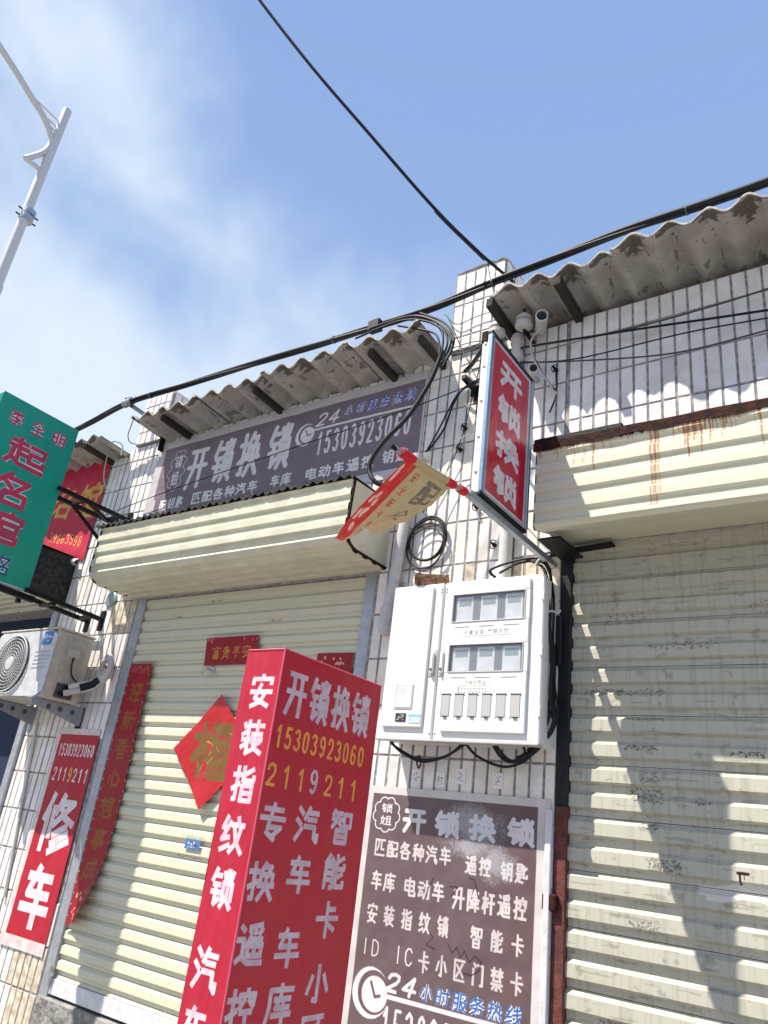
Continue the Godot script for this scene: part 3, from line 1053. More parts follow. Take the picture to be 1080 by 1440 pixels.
func build_middle_shop() -> void:
	var shop := thing("shop_building", "white tiled shop with a cream shutter under the purple banner", "shop", Vector3(-3.5, 0, 0), "row of tiled shops")
	var wall := obj("wall", merged([
		[-5.3, 0, -0.24, -4.66, 4.17, 0.004], [-4.66, 2.79, -0.24, -2.51, 4.16, 0.004], [-2.51, 0, -0.24, -1.72, 4.19, 0.004],
		[-5.2, 4.17, -0.24, -4.86, 4.62, 0.032], [-2.15, 4.19, -0.24, -1.80, 4.80, 0.032],
		[-5.3, 0, -4.0, -5.2, 4.1, -0.25], [-5.2, 0, -4.0, -1.8, 3.9, -3.8]]), M.mortar, shop)
	lay_tiles(wall, [
		[-5.3, 0.0, -4.662, 4.165, 0.0], [-4.66, 2.8, -2.512, 4.15, 0.0], [-2.505, 0.0, -1.722, 4.18, 0.0],
		[-5.2, 4.18, -4.86, 4.62, 0.028], [-2.15, 4.2, -1.80, 4.80, 0.028]],
		[[-4.80, 3.46, -2.36, 4.10], [-4.70, 2.7, -2.52, 3.2], [-2.12, 1.98, -1.72, 2.5], [-2.33, 0.0, -1.72, 1.57], [-5.13, 0.55, -4.66, 1.8]], 295,
		[[-5.3, 0.0, -4.6, 0.42], [-5.06, 2.45, -4.66, 3.05], [-1.95, 2.6, -1.86, 2.83]])
	# the tiles on the sides of the two piers
	for s in [[-1.797, 4.24, 4.80], [-4.857, 4.2, 4.62]]:
		for k in 3:
			block("tile", Vector3(s[0] - 0.004, s[1], 0.022 - 0.075 * (k + 1)), Vector3(s[0] + 0.006, s[2], 0.012 - 0.075 * k), M.tiles[k], wall, 0.002)
	var cap := sheet(10, 4, func(u: float, v: float):
		return Vector3(lerpf(-2.15, -1.79, u), 4.805 + 0.03 * absf(sin(u * 17.0 + v * 5.0)) * (1.0 - absf(u - 0.6)), lerpf(0.03, -0.22, 1.0 - v)))
	obj("coping", cap, M.tiles[3], shop)
	block("coping", Vector3(-5.21, 4.62, -0.25), Vector3(-4.85, 4.645, 0.03), M.tiles[3], shop, 0.01)
	var skin := shutter_print(61, Color(0.79, 0.785, 0.70), Color(0.66, 0.64, 0.56), 0.4, [
		[0.44, 0.62, 0.10, 0.006, 60, Color(0.45, 0.43, 0.40)], [0.42, 0.66, 0.11, 0.006, 60, Color(0.45, 0.43, 0.40)], [0.43, 0.70, 0.12, 0.006, 70, Color(0.45, 0.43, 0.40)],
		[0.16, 0.09, 0.04, 0.003, 26, Color(0.3, 0.29, 0.26)], [0.34, 0.055, 0.05, 0.003, 30, Color(0.3, 0.29, 0.26)], [0.62, 0.12, 0.06, 0.003, 30, Color(0.3, 0.29, 0.26)], [0.5, 0.2, 0.05, 0.005, 24, Color(0.35, 0.33, 0.3)]])
	shutter(shop, -4.575, -2.59, 0.315, 2.88, skin, M.white_bar, 0.0, 0.082, 1)
	block("threshold", Vector3(-4.66, 0.0, -0.2), Vector3(-2.51, 0.30, 0.012), M.concrete, shop, 0.01)
	for s in [[-4.662, -4.575], [-2.59, -2.508]]:
		block("guide_rail", Vector3(s[0], 0.13, -0.05), Vector3(s[1], 2.82, 0.0), M.aluminium, shop, 0.004)
	bar("latch", Vector3(-4.57, 0.36, 0.0), Vector3(-4.57, 0.47, 0.012), 0.03, 0.012, M.steel, shop)
	# the hood that the shutter rolls into
	var path := [Vector2(0.388, 3.205), Vector2(0.40, 2.93)]
	for k in range(1, 8):
		var a := PI / 2 * k / 8.0
		path.append(Vector2(0.30 + 0.10 * cos(a), 2.925 - 0.108 * sin(a)))
	path.append(Vector2(0.295, 2.815))
	path.append(Vector2(0.0, 2.815))
	var hood := obj("shutter_hood", drawn_out(ribbed(path, 0.092, 0.015, 0.05), -4.745, -2.455, 2), M.cream, shop)
	for x in [[-4.75, -4.742], [-2.458, -2.45]]:
		var poly := []
		for p in path:
			poly.append(p)
		poly.append(Vector2(0.0, 3.215))
		poly.append(Vector2(0.388, 3.215))
		obj("end_plate", plate(poly.slice(0, poly.size() - 1), x[0], x[1]), M.cream_flat, hood)
		var rim := []
		for p in path:
			rim.append(Vector3(x[0] if x[0] < -4 else x[1], p.y, p.x))
		obj("edge_strip", tube(rim, 0.009, 6, false), M.rust if x[0] > -4 else M.dark_iron, hood)
	var lid := sheet(150, 3, func(u: float, v: float):
		return Vector3(lerpf(-4.80, -2.44, u), 3.228 + 0.013 * sin(u * 2.36 / 0.066 * TAU) + 0.004 * sin(u * 31.0), lerpf(-0.002, 0.418, v)))
	obj("top_cover", lid, M.dark_sheet, hood)
	var lip := sheet(150, 1, func(u: float, v: float):
		return Vector3(lerpf(-4.80, -2.44, u), 3.228 + 0.013 * sin(u * 2.36 / 0.066 * TAU) - v * (0.018 + 0.008 * sin(u * 70.0)), 0.418))
	obj("cover_lip", lip, M.dark_sheet, hood)
	roof_row(shop, -4.86, -2.17, 4.185, 0.35, -3.9, 0.07, -4.66)
	for x in [-4.52, -3.55, -2.55]:
		bar("rafter", Vector3(x, 4.145, 0.31), Vector3(x, 3.93, -3.0), 0.035, 0.05, M.wood, shop)
	bar("rafter", Vector3(-2.19, 4.14, 0.3), Vector3(-2.19, 3.93, -3.0), 0.03, 0.05, M.wood, shop)
	bar("bracket", Vector3(-4.845, 4.2, 0.035), Vector3(-4.83, 4.05, 0.04), 0.045, 0.02, M.dark_iron, shop)


func build_right_shop() -> void:
	var shop := thing("shop_building", "white tiled shop with a grimy shutter under a rust streaked hood", "shop", Vector3(0, 0, 0), "row of tiled shops")
	var wall := obj("wall", merged([
		[-1.718, 0, -0.24, -1.39, 4.19, 0.004], [-1.39, 2.83, -0.24, 1.25, 4.2, 0.004], [1.25, 0, -0.24, 1.9, 4.2, 0.004], [1.8, 0, -4.0, 1.9, 4.1, -0.25], [-1.7, 0, -4.0, 1.8, 3.9, -3.8]]), M.mortar, shop)
	lay_tiles(wall, [[-1.718, 0.0, -1.392, 4.185, 0.0], [-1.388, 2.84, 1.25, 4.19, 0.0], [1.252, 0.0, 1.9, 4.19, 0.0]],
		[[-1.718, 0.0, -1.46, 1.57], [-1.718, 1.98, -1.5, 2.5], [-1.3, 2.7, 1.25, 3.1]], 290, [[-1.66, 2.55, -1.39, 2.85]])
	var skin := shutter_print(71, Color(0.705, 0.70, 0.645), Color(0.43, 0.41, 0.37), 0.72, [
		[0.02, 0.265, 0.14, 0.012, 240, Color(0.16, 0.15, 0.14)], [0.06, 0.14, 0.07, 0.02, 90, Color(0.3, 0.28, 0.26)], [0.10, 0.31, 0.06, 0.006, 60, Color(0.2, 0.19, 0.18)],
		[0.09, 0.352, 0.06, 0.006, 60, Color(0.16, 0.15, 0.14)], [0.12, 0.39, 0.03, 0.015, 100, Color(0.3, 0.29, 0.27)], [0.10, 0.415, 0.06, 0.018, 160, Color(0.26, 0.25, 0.23)],
		[0.115, 0.46, 0.03, 0.014, 70, Color(0.3, 0.29, 0.27)], [0.13, 0.508, 0.05, 0.014, 150, Color(0.22, 0.21, 0.2)], [0.26, 0.355, 0.05, 0.006, 40, Color(0.14, 0.12, 0.1)],
		[0.20, 0.425, 0.03, 0.006, 36, Color(0.3, 0.28, 0.26)], [0.10, 0.59, 0.05, 0.014, 120, Color(0.34, 0.33, 0.3)], [0.05, 0.72, 0.04, 0.01, 80, Color(0.3, 0.29, 0.28)], [0.30, 0.13, 0.09, 0.02, 120, Color(0.34, 0.32, 0.3)], [0.13, 0.19, 0.12, 0.014, 160, Color(0.3, 0.28, 0.26)]], 1024, 1024)
	var im: Image = skin.albedo_texture.get_image()
	# one band brushed over with fresh paint, and a smear of dark paint with its runs
	for y in range(540, 566):
		for x in range(210, 380):
			if absf(y - 553 + 4.0 * sin(x * 0.05)) < 11.0 and (x > 220 or absf(y - 553) < 8):
				im.set_pixel(x, y, Color(0.80, 0.79, 0.76))
	im.fill_rect(Rect2i(266, 524, 18, 3), Color(0.16, 0.07, 0.06))
	im.fill_rect(Rect2i(269, 526, 3, 15), Color(0.16, 0.07, 0.06))
	im.fill_rect(Rect2i(276, 526, 1, 6), Color(0.16, 0.07, 0.06))
	skin.albedo_texture = ImageTexture.create_from_image(im)
	shutter(shop, -1.332, 1.2, 0.10, 2.86, skin, M.cream_flat, 0.0022)
	block("threshold", Vector3(-1.39, 0.0, -0.2), Vector3(1.25, 0.09, 0.012), M.concrete, shop, 0.01)
	block("guide_rail", Vector3(-1.389, 1.62, -0.06), Vector3(-1.333, 2.81, 0.006), M.black_paint, shop, 0.004)
	block("guide_rail", Vector3(-1.387, 0.09, -0.06), Vector3(-1.333, 1.619, 0.005), M.rust_paint, shop, 0.004)
	block("guide_rail", Vector3(1.2, 0.09, -0.06), Vector3(1.25, 2.81, 0.038), M.black_paint, shop, 0.004)
	block("lock_plate", Vector3(-1.425, 1.21, 0.003), Vector3(-1.36, 1.275, 0.03), M.rust, shop, 0.006)
	# hood
	var path := [Vector2(0.40, 3.155), Vector2(0.402, 2.765)]
	var front := ribbed(path, 0.098, 0.012, 0.03)
	front.append(Vector2(0.39, 2.752))
	front.append(Vector2(0.22, 2.80))
	front.append(Vector2(0.0, 2.83))
	var hood := obj("shutter_hood", drawn_out(front, -1.355, 1.30, 20, 0.004, 77), hood_print(), shop)
	for x in [[-1.362, -1.356], [1.30, 1.306]]:
		obj("end_plate", plate([Vector2(0.40, 3.155), Vector2(0.402, 2.765), Vector2(0.39, 2.752), Vector2(0.22, 2.80), Vector2(0.0, 2.83), Vector2(0.0, 3.165)], x[0], x[1]), M.dark_sheet, hood)
	block("top_cover", Vector3(-1.37, 3.165, -0.001), Vector3(1.31, 3.176, 0.405), M.rust, hood, 0.002)
	var strip := sheet(60, 2, func(u: float, v: float):
		return Vector3(lerpf(-1.37, 1.31, u), 3.186 - v * (0.046 + 0.006 * sin(u * 63.0)), 0.418 + 0.003 * sin(u * 47.0)))
	obj("rust_edge", strip, M.rust, hood)
	block("bracket", Vector3(-1.37, 3.178, 0.2), Vector3(-0.95, 3.21, 0.414), M.dark_iron, hood, 0.003)
	bar("bracket", Vector3(-1.47, 2.775, 0.03), Vector3(-1.12, 2.795, 0.03), 0.05, 0.012, M.dark_iron, shop)
	block("bracket", Vector3(-1.385, 2.742, 0.02), Vector3(-1.27, 2.752, 0.30), M.dark_iron, shop, 0.003)
	roof_row(shop, -1.735, 1.95, 4.29, 0.335, -3.9, 0.07, -0.91)
	for x in [-1.72, -1.32, 0.2, 1.2]:
		bar("rafter", Vector3(x, 4.215, 0.33), Vector3(x, 4.0, -3.0), 0.04, 0.06, M.wood, shop)


func hood_print() -> StandardMaterial3D:
	var w := 1400
	var h := 420
	var im := Image.create(w, h, false, Image.FORMAT_RGB8)
	var n := FastNoiseLite.new()
	n.seed = 81
	n.frequency = 0.01
	n.fractal_octaves = 5
	for y in h:
		for x in w:
			im.set_pixel(x, y, Color(0.805, 0.795, 0.715))
	# rust runs down from the top edge: thin drips, each with its own length
	var r := RandomNumberGenerator.new()
	r.seed = 5
	for k in 190:
		var group := n.get_noise_1d(k * 13.0)
		var x := r.randf() * w * 0.62 if r.randf() < 0.72 else (0.205 * w + r.randfn(0, 6.0) if r.randf() < 0.3 else 0.275 * w + r.randfn(0, 22.0))
		var run := int(absf(r.randfn(0, 1.0)) * (26.0 + 60.0 * absf(group)))
		if absf(x - 0.205 * w) < 13.0:
			run = int(run * 2.6 + 40.0)
		var tone := Color(0.50, 0.28, 0.16).lerp(Color(0.70, 0.47, 0.27), r.randf())
		var half := r.randf_range(0.3, 1.3)
		var most := r.randf_range(0.15, 0.6)
		for y in mini(run, 205):
			x += r.randf_range(-0.35, 0.35)
			var hw := half * (1.0 - 0.6 * y / maxf(run, 1.0))
			for px in range(floori(x - hw), ceili(x + hw) + 1):
				if px >= 0 and px < w:
					im.set_pixel(px, y, im.get_pixel(px, y).lerp(tone, most))
	for x in w:
		var d := 6.0 + 7.0 * n.get_noise_1d(x * 3.0) + 5.0 * n.get_noise_1d(x * 17.0)
		for y in int(maxf(d, 0.0)):
			im.set_pixel(x, y, Color(0.36, 0.22, 0.18))
	var m := StandardMaterial3D.new()
	m.albedo_texture = ImageTexture.create_from_image(im)
	m.roughness = 0.5
	m.metallic_specular = 0.4
	m.texture_repeat = false
	return m


func build_left_shop() -> void:
	var shop := thing("shop_building", "narrow view of tiled shop behind green sign with dark blue doorway", "shop", Vector3(-7, 0, 0), "row of tiled shops")
	var wall := obj("wall", merged([
		[-5.62, 0, -0.24, -5.302, 4.12, 0.004], [-8.4, 2.79, -0.24, -5.62, 4.12, 0.004], [-9.2, 0, -0.24, -8.4, 4.12, 0.004], [-9.2, 0, -4.0, -9.1, 4.0, -0.25], [-9.1, 0, -4.0, -5.31, 3.9, -3.8]]), M.mortar, shop)
	lay_tiles(wall, [[-5.62, 0.0, -5.305, 4.11, 0.0], [-8.4, 2.8, -5.625, 4.11, 0.0], [-9.2, 0.0, -8.405, 4.11, 0.0]], [[-6.7, 3.3, -5.55, 4.05]], 90)
	block("door_panel", Vector3(-8.4, 0.1, -0.2), Vector3(-5.68, 2.8, -0.17), M.blue_wall, shop, 0.004)
	block("guide_rail", Vector3(-5.70, 0.1, -0.06), Vector3(-5.625, 2.82, 0.03), M.aluminium, shop, 0.004)
	block("threshold", Vector3(-8.4, 0.0, -0.2), Vector3(-5.62, 0.10, 0.012), M.concrete, shop, 0.01)
	var path := [Vector2(0.388, 3.19), Vector2(0.40, 2.93)]
	for k in range(1, 8):
		var a := PI / 2 * k / 8.0
		path.append(Vector2(0.30 + 0.10 * cos(a), 2.925 - 0.108 * sin(a)))
	path.append(Vector2(0.0, 2.815))
	var hood := obj("shutter_hood", drawn_out(ribbed(path, 0.092, 0.011, 0.05), -8.5, -5.61, 2), M.cream, shop)
	var poly := path.duplicate()
	poly.append(Vector2(0.0, 3.21))
	obj("end_plate", plate(poly, -5.61, -5.60), M.dark_sheet, hood)
	obj("top_cover", sheet(80, 2, func(u: float, v: float): return Vector3(lerpf(-8.5, -5.59, u), 3.215 + 0.012 * sin(u * 270.0), lerpf(0.0, 0.41, v))), M.dark_sheet, hood)
	roof_row(shop, -9.2, -5.28, 4.15, 0.33, -3.9, 0.07, -5.4)
	for x in [-5.5, -6.6]:
		bar("rafter", Vector3(x, 4.105, 0.30), Vector3(x, 3.9, -3.0), 0.035, 0.05, M.wood, shop)


# ---------------------------------------------------------------- signs fixed to the wall
func build_wall_signs() -> void:
	# the long purple banner: page origin at (-4.87, 4.125)
	var purple := Color(0.455, 0.40, 0.44)
	var pale := Color(0.86, 0.845, 0.86)
	var blue := Color(0.20, 0.29, 0.62)
	var pg := page(2.57, 0.73, 430, Color(0.76, 0.74, 0.75))
	area(pg, 0.085, 0.065, 2.47, 0.45, purple)
	area(pg, 0.115, 0.065, 2.44, 0.60, purple)
	badge(pg, 0.285, 0.285, 0.095, 0.20, pale, purple)
	var bx := [0.405, 0.685, 0.955, 1.255]
	var words := ["开", "锁", "换", "锁"]
	for k in 4:
		sign_char(pg, words[k], bx[k], 0.115, 0.235, 0.375, pale, 0.064, true)
	clock_mark(pg, 1.60, 0.26, 0.088, pale, purple)
	sign_char(pg, "2", 1.665, 0.115, 0.10, 0.105, pale, 0.07, true, 0.35)
	sign_char(pg, "4", 1.775, 0.115, 0.10, 0.105, pale, 0.07, true, 0.35)
	rule(pg, [Vector2(1.66, 0.237), Vector2(2.50, 0.243)], 0.008, pale)
	for p in [[pale, 0.088], [blue, 0.045]]:
		sign_line(pg, "小时服务热线", 1.915, 0.105, 0.58, 0.095, p[0], p[1], 0.12, true, 0.12)
	sign_line(pg, "15303923060", 1.715, 0.262, 0.77, 0.185, pale, 0.075, 0.16, true)
	for w in [["配钥匙", 0.175, 0.28], ["匹配各种汽车", 0.545, 0.69], ["车库", 1.345, 0.20], ["电动车遥控", 1.655, 0.58], ["钥匙", 2.29, 0.20]]:
		sign_line(pg, w[0], w[1], 0.525, w[2], 0.1, Color(0.88, 0.87, 0.87), 0.066, 0.08)
	weather(pg, 7, Color(0.60, 0.57, 0.585), 0.16, 0.012)
	var b := obj("wall_banner", face(Vector3(-4.865, 4.125, 0.016), Vector3(2.57, 0, 0), Vector3(0, -0.73, 0), 60, 18, 0.008, 4), print_of(pg, 0.5))
	tag(b, "long faded purple banner with white lettering under the corrugated eave", "banner")

	# the poster under the meter cabinet: page origin at (-2.40, 1.64)
	var dusk := Color(0.385, 0.315, 0.325)
	pg = page(1.0, 1.30, 560, Color(0.80, 0.785, 0.78))
	area(pg, 0.06, 0.035, 0.88, 1.23, dusk)
	badge(pg, 0.15, 0.128, 0.075, 0.075, pale, dusk)
	bx = [0.245, 0.425, 0.605, 0.795]
	for k in 4:
		sign_char(pg, words[k], bx[k], 0.085, 0.14, 0.118, pale, 0.078, true)
	for w in [["匹配各种汽车", 0.10, 0.238, 0.435, 0.082], ["遥控", 0.60, 0.260, 0.135, 0.082], ["钥匙", 0.775, 0.265, 0.135, 0.082], ["车库", 0.10, 0.378, 0.148, 0.088], ["电动车", 0.288, 0.384, 0.225, 0.088],
			["升降杆遥控", 0.547, 0.392, 0.365, 0.095]]:
		sign_line(pg, w[0], w[1], w[2], w[3], w[4], Color(0.80, 0.775, 0.775), 0.068, 0.08)
	for w in [["安装指纹锁", 0.10, 0.517, 0.46, 0.088, 0.34], ["智能卡", 0.65, 0.532, 0.27, 0.088, 0.36], ["卡小区门禁卡", 0.40, 0.667, 0.52, 0.09, 0.3]]:
		sign_line(pg, w[0], w[1], w[2], w[3], w[4], Color(0.80, 0.775, 0.775), 0.066, w[5])
	sign_line(pg, "ID", 0.085, 0.665, 0.11, 0.07, Color(0.86, 0.84, 0.84), 0.05, 0.1)
	sign_line(pg, "IC", 0.27, 0.668, 0.11, 0.075, Color(0.86, 0.84, 0.84), 0.05, 0.1)
	clock_mark(pg, 0.165, 0.875, 0.10, pale, dusk)
	sign_char(pg, "2", 0.225, 0.775, 0.085, 0.085, pale, 0.085, true, 0.3)
	sign_char(pg, "4", 0.315, 0.775, 0.085, 0.085, pale, 0.085, true, 0.3)
	rule(pg, [Vector2(0.225, 0.874), Vector2(0.90, 0.874)], 0.009, pale)
	for p in [[pale, 0.10], [Color(0.20, 0.38, 0.66), 0.05]]:
		sign_line(pg, "小时服务热线", 0.415, 0.788, 0.49, 0.072, p[0], p[1], 0.10, true, 0.1)
	sign_line(pg, "15303923060", 0.235, 0.905, 0.67, 0.16, pale, 0.06, 0.16, true)
	weather(pg, 17, Color(0.52, 0.47, 0.475), 0.16, 0.012)
	# white spray paint over the heading, lying in sun and shadow alike, and scribbles with a black pen
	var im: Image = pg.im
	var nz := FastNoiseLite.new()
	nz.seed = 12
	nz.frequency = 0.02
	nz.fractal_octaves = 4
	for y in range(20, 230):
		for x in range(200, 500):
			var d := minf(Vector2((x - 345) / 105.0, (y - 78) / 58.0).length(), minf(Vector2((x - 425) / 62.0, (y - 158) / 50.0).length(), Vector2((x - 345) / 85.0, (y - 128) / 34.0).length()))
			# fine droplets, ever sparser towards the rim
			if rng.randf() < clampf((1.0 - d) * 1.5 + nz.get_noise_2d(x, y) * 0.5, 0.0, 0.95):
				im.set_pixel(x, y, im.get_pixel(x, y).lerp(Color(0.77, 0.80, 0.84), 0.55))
	for line in [[[350, 198], [366, 200], [380, 238]], [[306, 350], [318, 366], [330, 352], [342, 372], [352, 356], [366, 378], [380, 362], [398, 372], [392, 392], [372, 404], [352, 402]], [[250, 210], [236, 236], [228, 262]], [[296, 224], [322, 222], [304, 244]], [[248, 330], [262, 342], [244, 360], [270, 366]]]:
		var pts := []
		for p in line:
			pts.append(Vector2(p[0], p[1]) / float(pg.k))
		rule(pg, pts, 0.0022, Color(0.17, 0.15, 0.16), true)
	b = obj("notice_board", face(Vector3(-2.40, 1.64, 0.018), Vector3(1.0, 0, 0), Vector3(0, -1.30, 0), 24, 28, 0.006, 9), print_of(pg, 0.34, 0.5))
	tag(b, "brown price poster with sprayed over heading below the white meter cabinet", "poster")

	# bicycle and car repair strip: origin at (-5.185, 1.855)
	var red := Color(0.66, 0.09, 0.17)
	pg = page(0.495, 1.37, 520, Color(0.82, 0.80, 0.79))
	area(pg, 0.045, 0.04, 0.45, 1.26, red)
	sign_line(pg, "15303923060", 0.07, 0.10, 0.41, 0.09, pale, 0.075, 0.12, true)
	sign_line(pg, "2119211", 0.075, 0.26, 0.41, 0.095, pale, 0.075, 0.2, true)
	area(pg, 0.253, 0.25, 0.055, 0.115, red)
	sign_char(pg, "9", 0.255, 0.255, 0.046, 0.105, Color(0.85, 0.64, 0.18), 0.075, true)
	sign_char(pg, "修", 0.085, 0.415, 0.39, 0.40, Color(0.84, 0.83, 0.85), 0.058)
	sign_char(pg, "车", 0.08, 0.86, 0.37, 0.405, Color(0.86, 0.85, 0.87), 0.074)
	weather(pg, 27, Color(0.62, 0.30, 0.34), 0.2, 0.015)
	b = obj("repair_sign", face(Vector3(-5.185, 1.855, 0.017), Vector3(0.495, 0, 0), Vector3(0, -1.37, 0), 14, 30, 0.007, 14), print_of(pg, 0.5))
	tag(b, "narrow red and white vertical repair banner beside aluminium shutter rail", "banner")

	# the red cloth of the left shop, its lower hem torn and rolled
	pg = page(1.25, 0.95, 380, Color(0.74, 0.13, 0.25))
	for k in 3:
		sign_char(pg, ["起", "名", "馆"][k], 0.12 + 0.38 * k, 0.22, 0.33, 0.36, Color(0.80, 0.66, 0.27), 0.055, true, 0.12, 0.015)
	sign_line(pg, "39263598", 0.62, 0.74, 0.53, 0.105, Color(0.86, 0.74, 0.36), 0.06, 0.16, true)
	weather(pg, 37, Color(0.62, 0.2, 0.28), 0.25, 0.012)
	var hem := FastNoiseLite.new()
	hem.seed = 6
	hem.frequency = 1.5
	var cloth := thing("cloth_banner", "crumpled red cloth banner with gold brush lettering behind the green sign", "banner", Vector3(-6.0, 3.2, 0))
	obj("cloth", sheet(30, 20, func(u: float, v: float):
		var x := lerpf(-6.73, -5.50, u)
		var y := lerpf(4.13, 3.45 - 0.26 * u + 0.03 * hem.get_noise_1d(u * 3.0), v)
		return Vector3(x, y, 0.02 + 0.02 * absf(hem.get_noise_2d(u * 2.5, v * 2.0)))), print_of(pg, 0.6), cloth)
	obj("torn_hem", sheet(30, 4, func(u: float, v: float):
		var x := lerpf(-6.7, -5.53, u)
		var y := 3.46 - 0.26 * u + 0.03 * hem.get_noise_1d(u * 3.0) - 0.06 * v + 0.025 * hem.get_noise_2d(u * 6.0, 4.0)
		return Vector3(x, y, 0.045 + 0.03 * sin(v * PI) + 0.012 * hem.get_noise_2d(u * 7.0, v))), M.pvc, cloth)


# ---------------------------------------------------------------- signs standing out from the wall
func build_projecting_signs() -> void:
	# the red light box by the grimy shutter, plane x = -1.40, z 0.39 .. 0.84, y 2.74 .. 3.55
	var s := thing("light_box_sign", "small red projecting light box with four white characters", "sign", Vector3(-1.46, 2.72, 0.0), "light box signs")
	var red := Color(0.74, 0.10, 0.21)
	var pg := page(0.40, 0.78, 620, Color(0.78, 0.77, 0.80))
	area(pg, 0.016, 0.016, 0.368, 0.748, red)
	var ys := [0.055, 0.235, 0.415, 0.595]
	for k in 4:
		sign_char(pg, ["开", "锁", "换", "锁"][k], 0.075, ys[k], 0.25, 0.15, Color(0.84, 0.83, 0.84), 0.07)
	weather(pg, 47, Color(0.58, 0.2, 0.27), 0.16, 0.02)
	block("housing", Vector3(-1.447, 2.742, 0.395), Vector3(-1.402, 3.565, 0.835), M.white_bar, s, 0.004)
	obj("face_panel", face(Vector3(-1.3985, 3.545, 0.82), Vector3(0, 0, -0.40), Vector3(0, -0.78, 0)), print_of(pg, 0.25, 0.5), s)
	for y in [2.741, 3.553]:
		block("frame_rail", Vector3(-1.449, y - 0.002, 0.393), Vector3(-1.394, y + 0.014, 0.838), M.black_paint if y > 3 else M.dark_iron, s, 0.003)
	for z in [0.826, 0.396]:
		block("frame_rail", Vector3(-1.412, 2.757, z - 0.010), Vector3(-1.393, 3.55, z + 0.012), M.blue_frame if z > 0.5 else M.steel, s, 0.003)
	block("rust_corner", Vector3(-1.451, 3.51, 0.828), Vector3(-1.418, 3.571, 0.840), M.rust, s, 0.004)
	for y in [2.85, 3.02, 3.2, 3.38, 3.5]:
		obj("rivet", turned([Vector2(0.007, 0.0), Vector2(0.006, 0.004), Vector2(0.0, 0.005)], Vector3(-1.43, y, 0.835), Vector3(0, 0, 1), 8), M.steel, s)
	bar("arm", Vector3(-1.424, 2.724, 0.0), Vector3(-1.424, 2.724, 0.89), 0.03, 0.03, M.galvanised, s)

	# the green sign of the left shop, plane x = -5.08, z 0.61 .. 1.225, y 2.69 .. 3.985
	var g := thing("green_sign", "large green projecting sign with crimson white edged characters on black brackets", "sign", Vector3(-5.13, 2.69, 0.0))
	var green := Color(0.06, 0.60, 0.51)
	pg = page(0.615, 1.295, 520, green)
	var crimson := Color(0.76, 0.20, 0.34)
	for k in 3:
		for p in [[pg_white(), 0.095], [crimson, 0.058]]:
			sign_char(pg, ["李", "全", "明"][k], 0.085 + 0.172 * k, 0.088, 0.115, 0.118, p[0], p[1])
	for k in 3:
		for p in [[pg_white(), 0.078], [crimson, 0.06]]:
			sign_char(pg, ["起", "名", "馆"][k], [0.135, 0.115, 0.10][k], [0.255, 0.525, 0.80][k], [0.325, 0.32, 0.35][k], [0.235, 0.26, 0.25][k], p[0], p[1])
	for p in [[pg_white(), 0.085], [Color(0.14, 0.20, 0.48), 0.05]]:
		sign_char(pg, "名", 0.325, 1.105, 0.115, 0.145, p[0], p[1])
	weather(pg, 57, Color(0.06, 0.50, 0.44), 0.2, 0.008)
	block("housing", Vector3(-5.20, 2.69, 0.612), Vector3(-5.082, 3.985, 1.225), plain(Color(0.06, 0.50, 0.44), 0.5), g, 0.008)
	obj("face_panel", face(Vector3(-5.079, 3.985, 1.225), Vector3(0, 0, -0.613), Vector3(0, -1.295, 0), 10, 20, 0.002, 5), print_of(pg, 0.4, 0.45), g)
	block("underside", Vector3(-5.205, 2.683, 0.61), Vector3(-5.075, 2.692, 1.23), M.white_bar, g, 0.002)
	for y in [3.47, 2.655]:
		for x in [-5.03, -5.21]:
			bar("arm", Vector3(x, y, 0.02), Vector3(x, y + (0.0 if y > 3 else 0.03), 0.66), 0.03, 0.03, M.dark_iron, g)
			block("wall_plate", Vector3(x - 0.025, y - 0.085, 0.008), Vector3(x + 0.025, y + 0.07, 0.022), M.dark_iron, g, 0.003)
		bar("cross_bar", Vector3(-5.03, y, 0.42), Vector3(-5.21, y, 0.42), 0.025, 0.025, M.dark_iron, g)
		bar("cross_bar", Vector3(-5.03, y, 0.10), Vector3(-5.21, y, 0.10), 0.025, 0.025, M.dark_iron, g)
	bar("brace", Vector3(-5.21, 3.47, 0.42), Vector3(-5.21, 3.24, 0.02), 0.022, 0.022, M.dark_iron, g)
	bar("brace", Vector3(-5.03, 3.47, 0.40), Vector3(-5.21, 3.45, 0.05), 0.03, 0.02, M.dark_iron, g)
	bar("upright", Vector3(-5.195, 2.62, 0.6), Vector3(-5.195, 3.5, 0.6), 0.03, 0.03, M.dark_iron, g)
	bar("lower_rail", Vector3(-5.085, 2.645, 0.55), Vector3(-5.085, 2.665, 1.2), 0.04, 0.04, M.dark_iron, g)


func pg_white() -> Color:
	return Color(0.86, 0.85, 0.86)


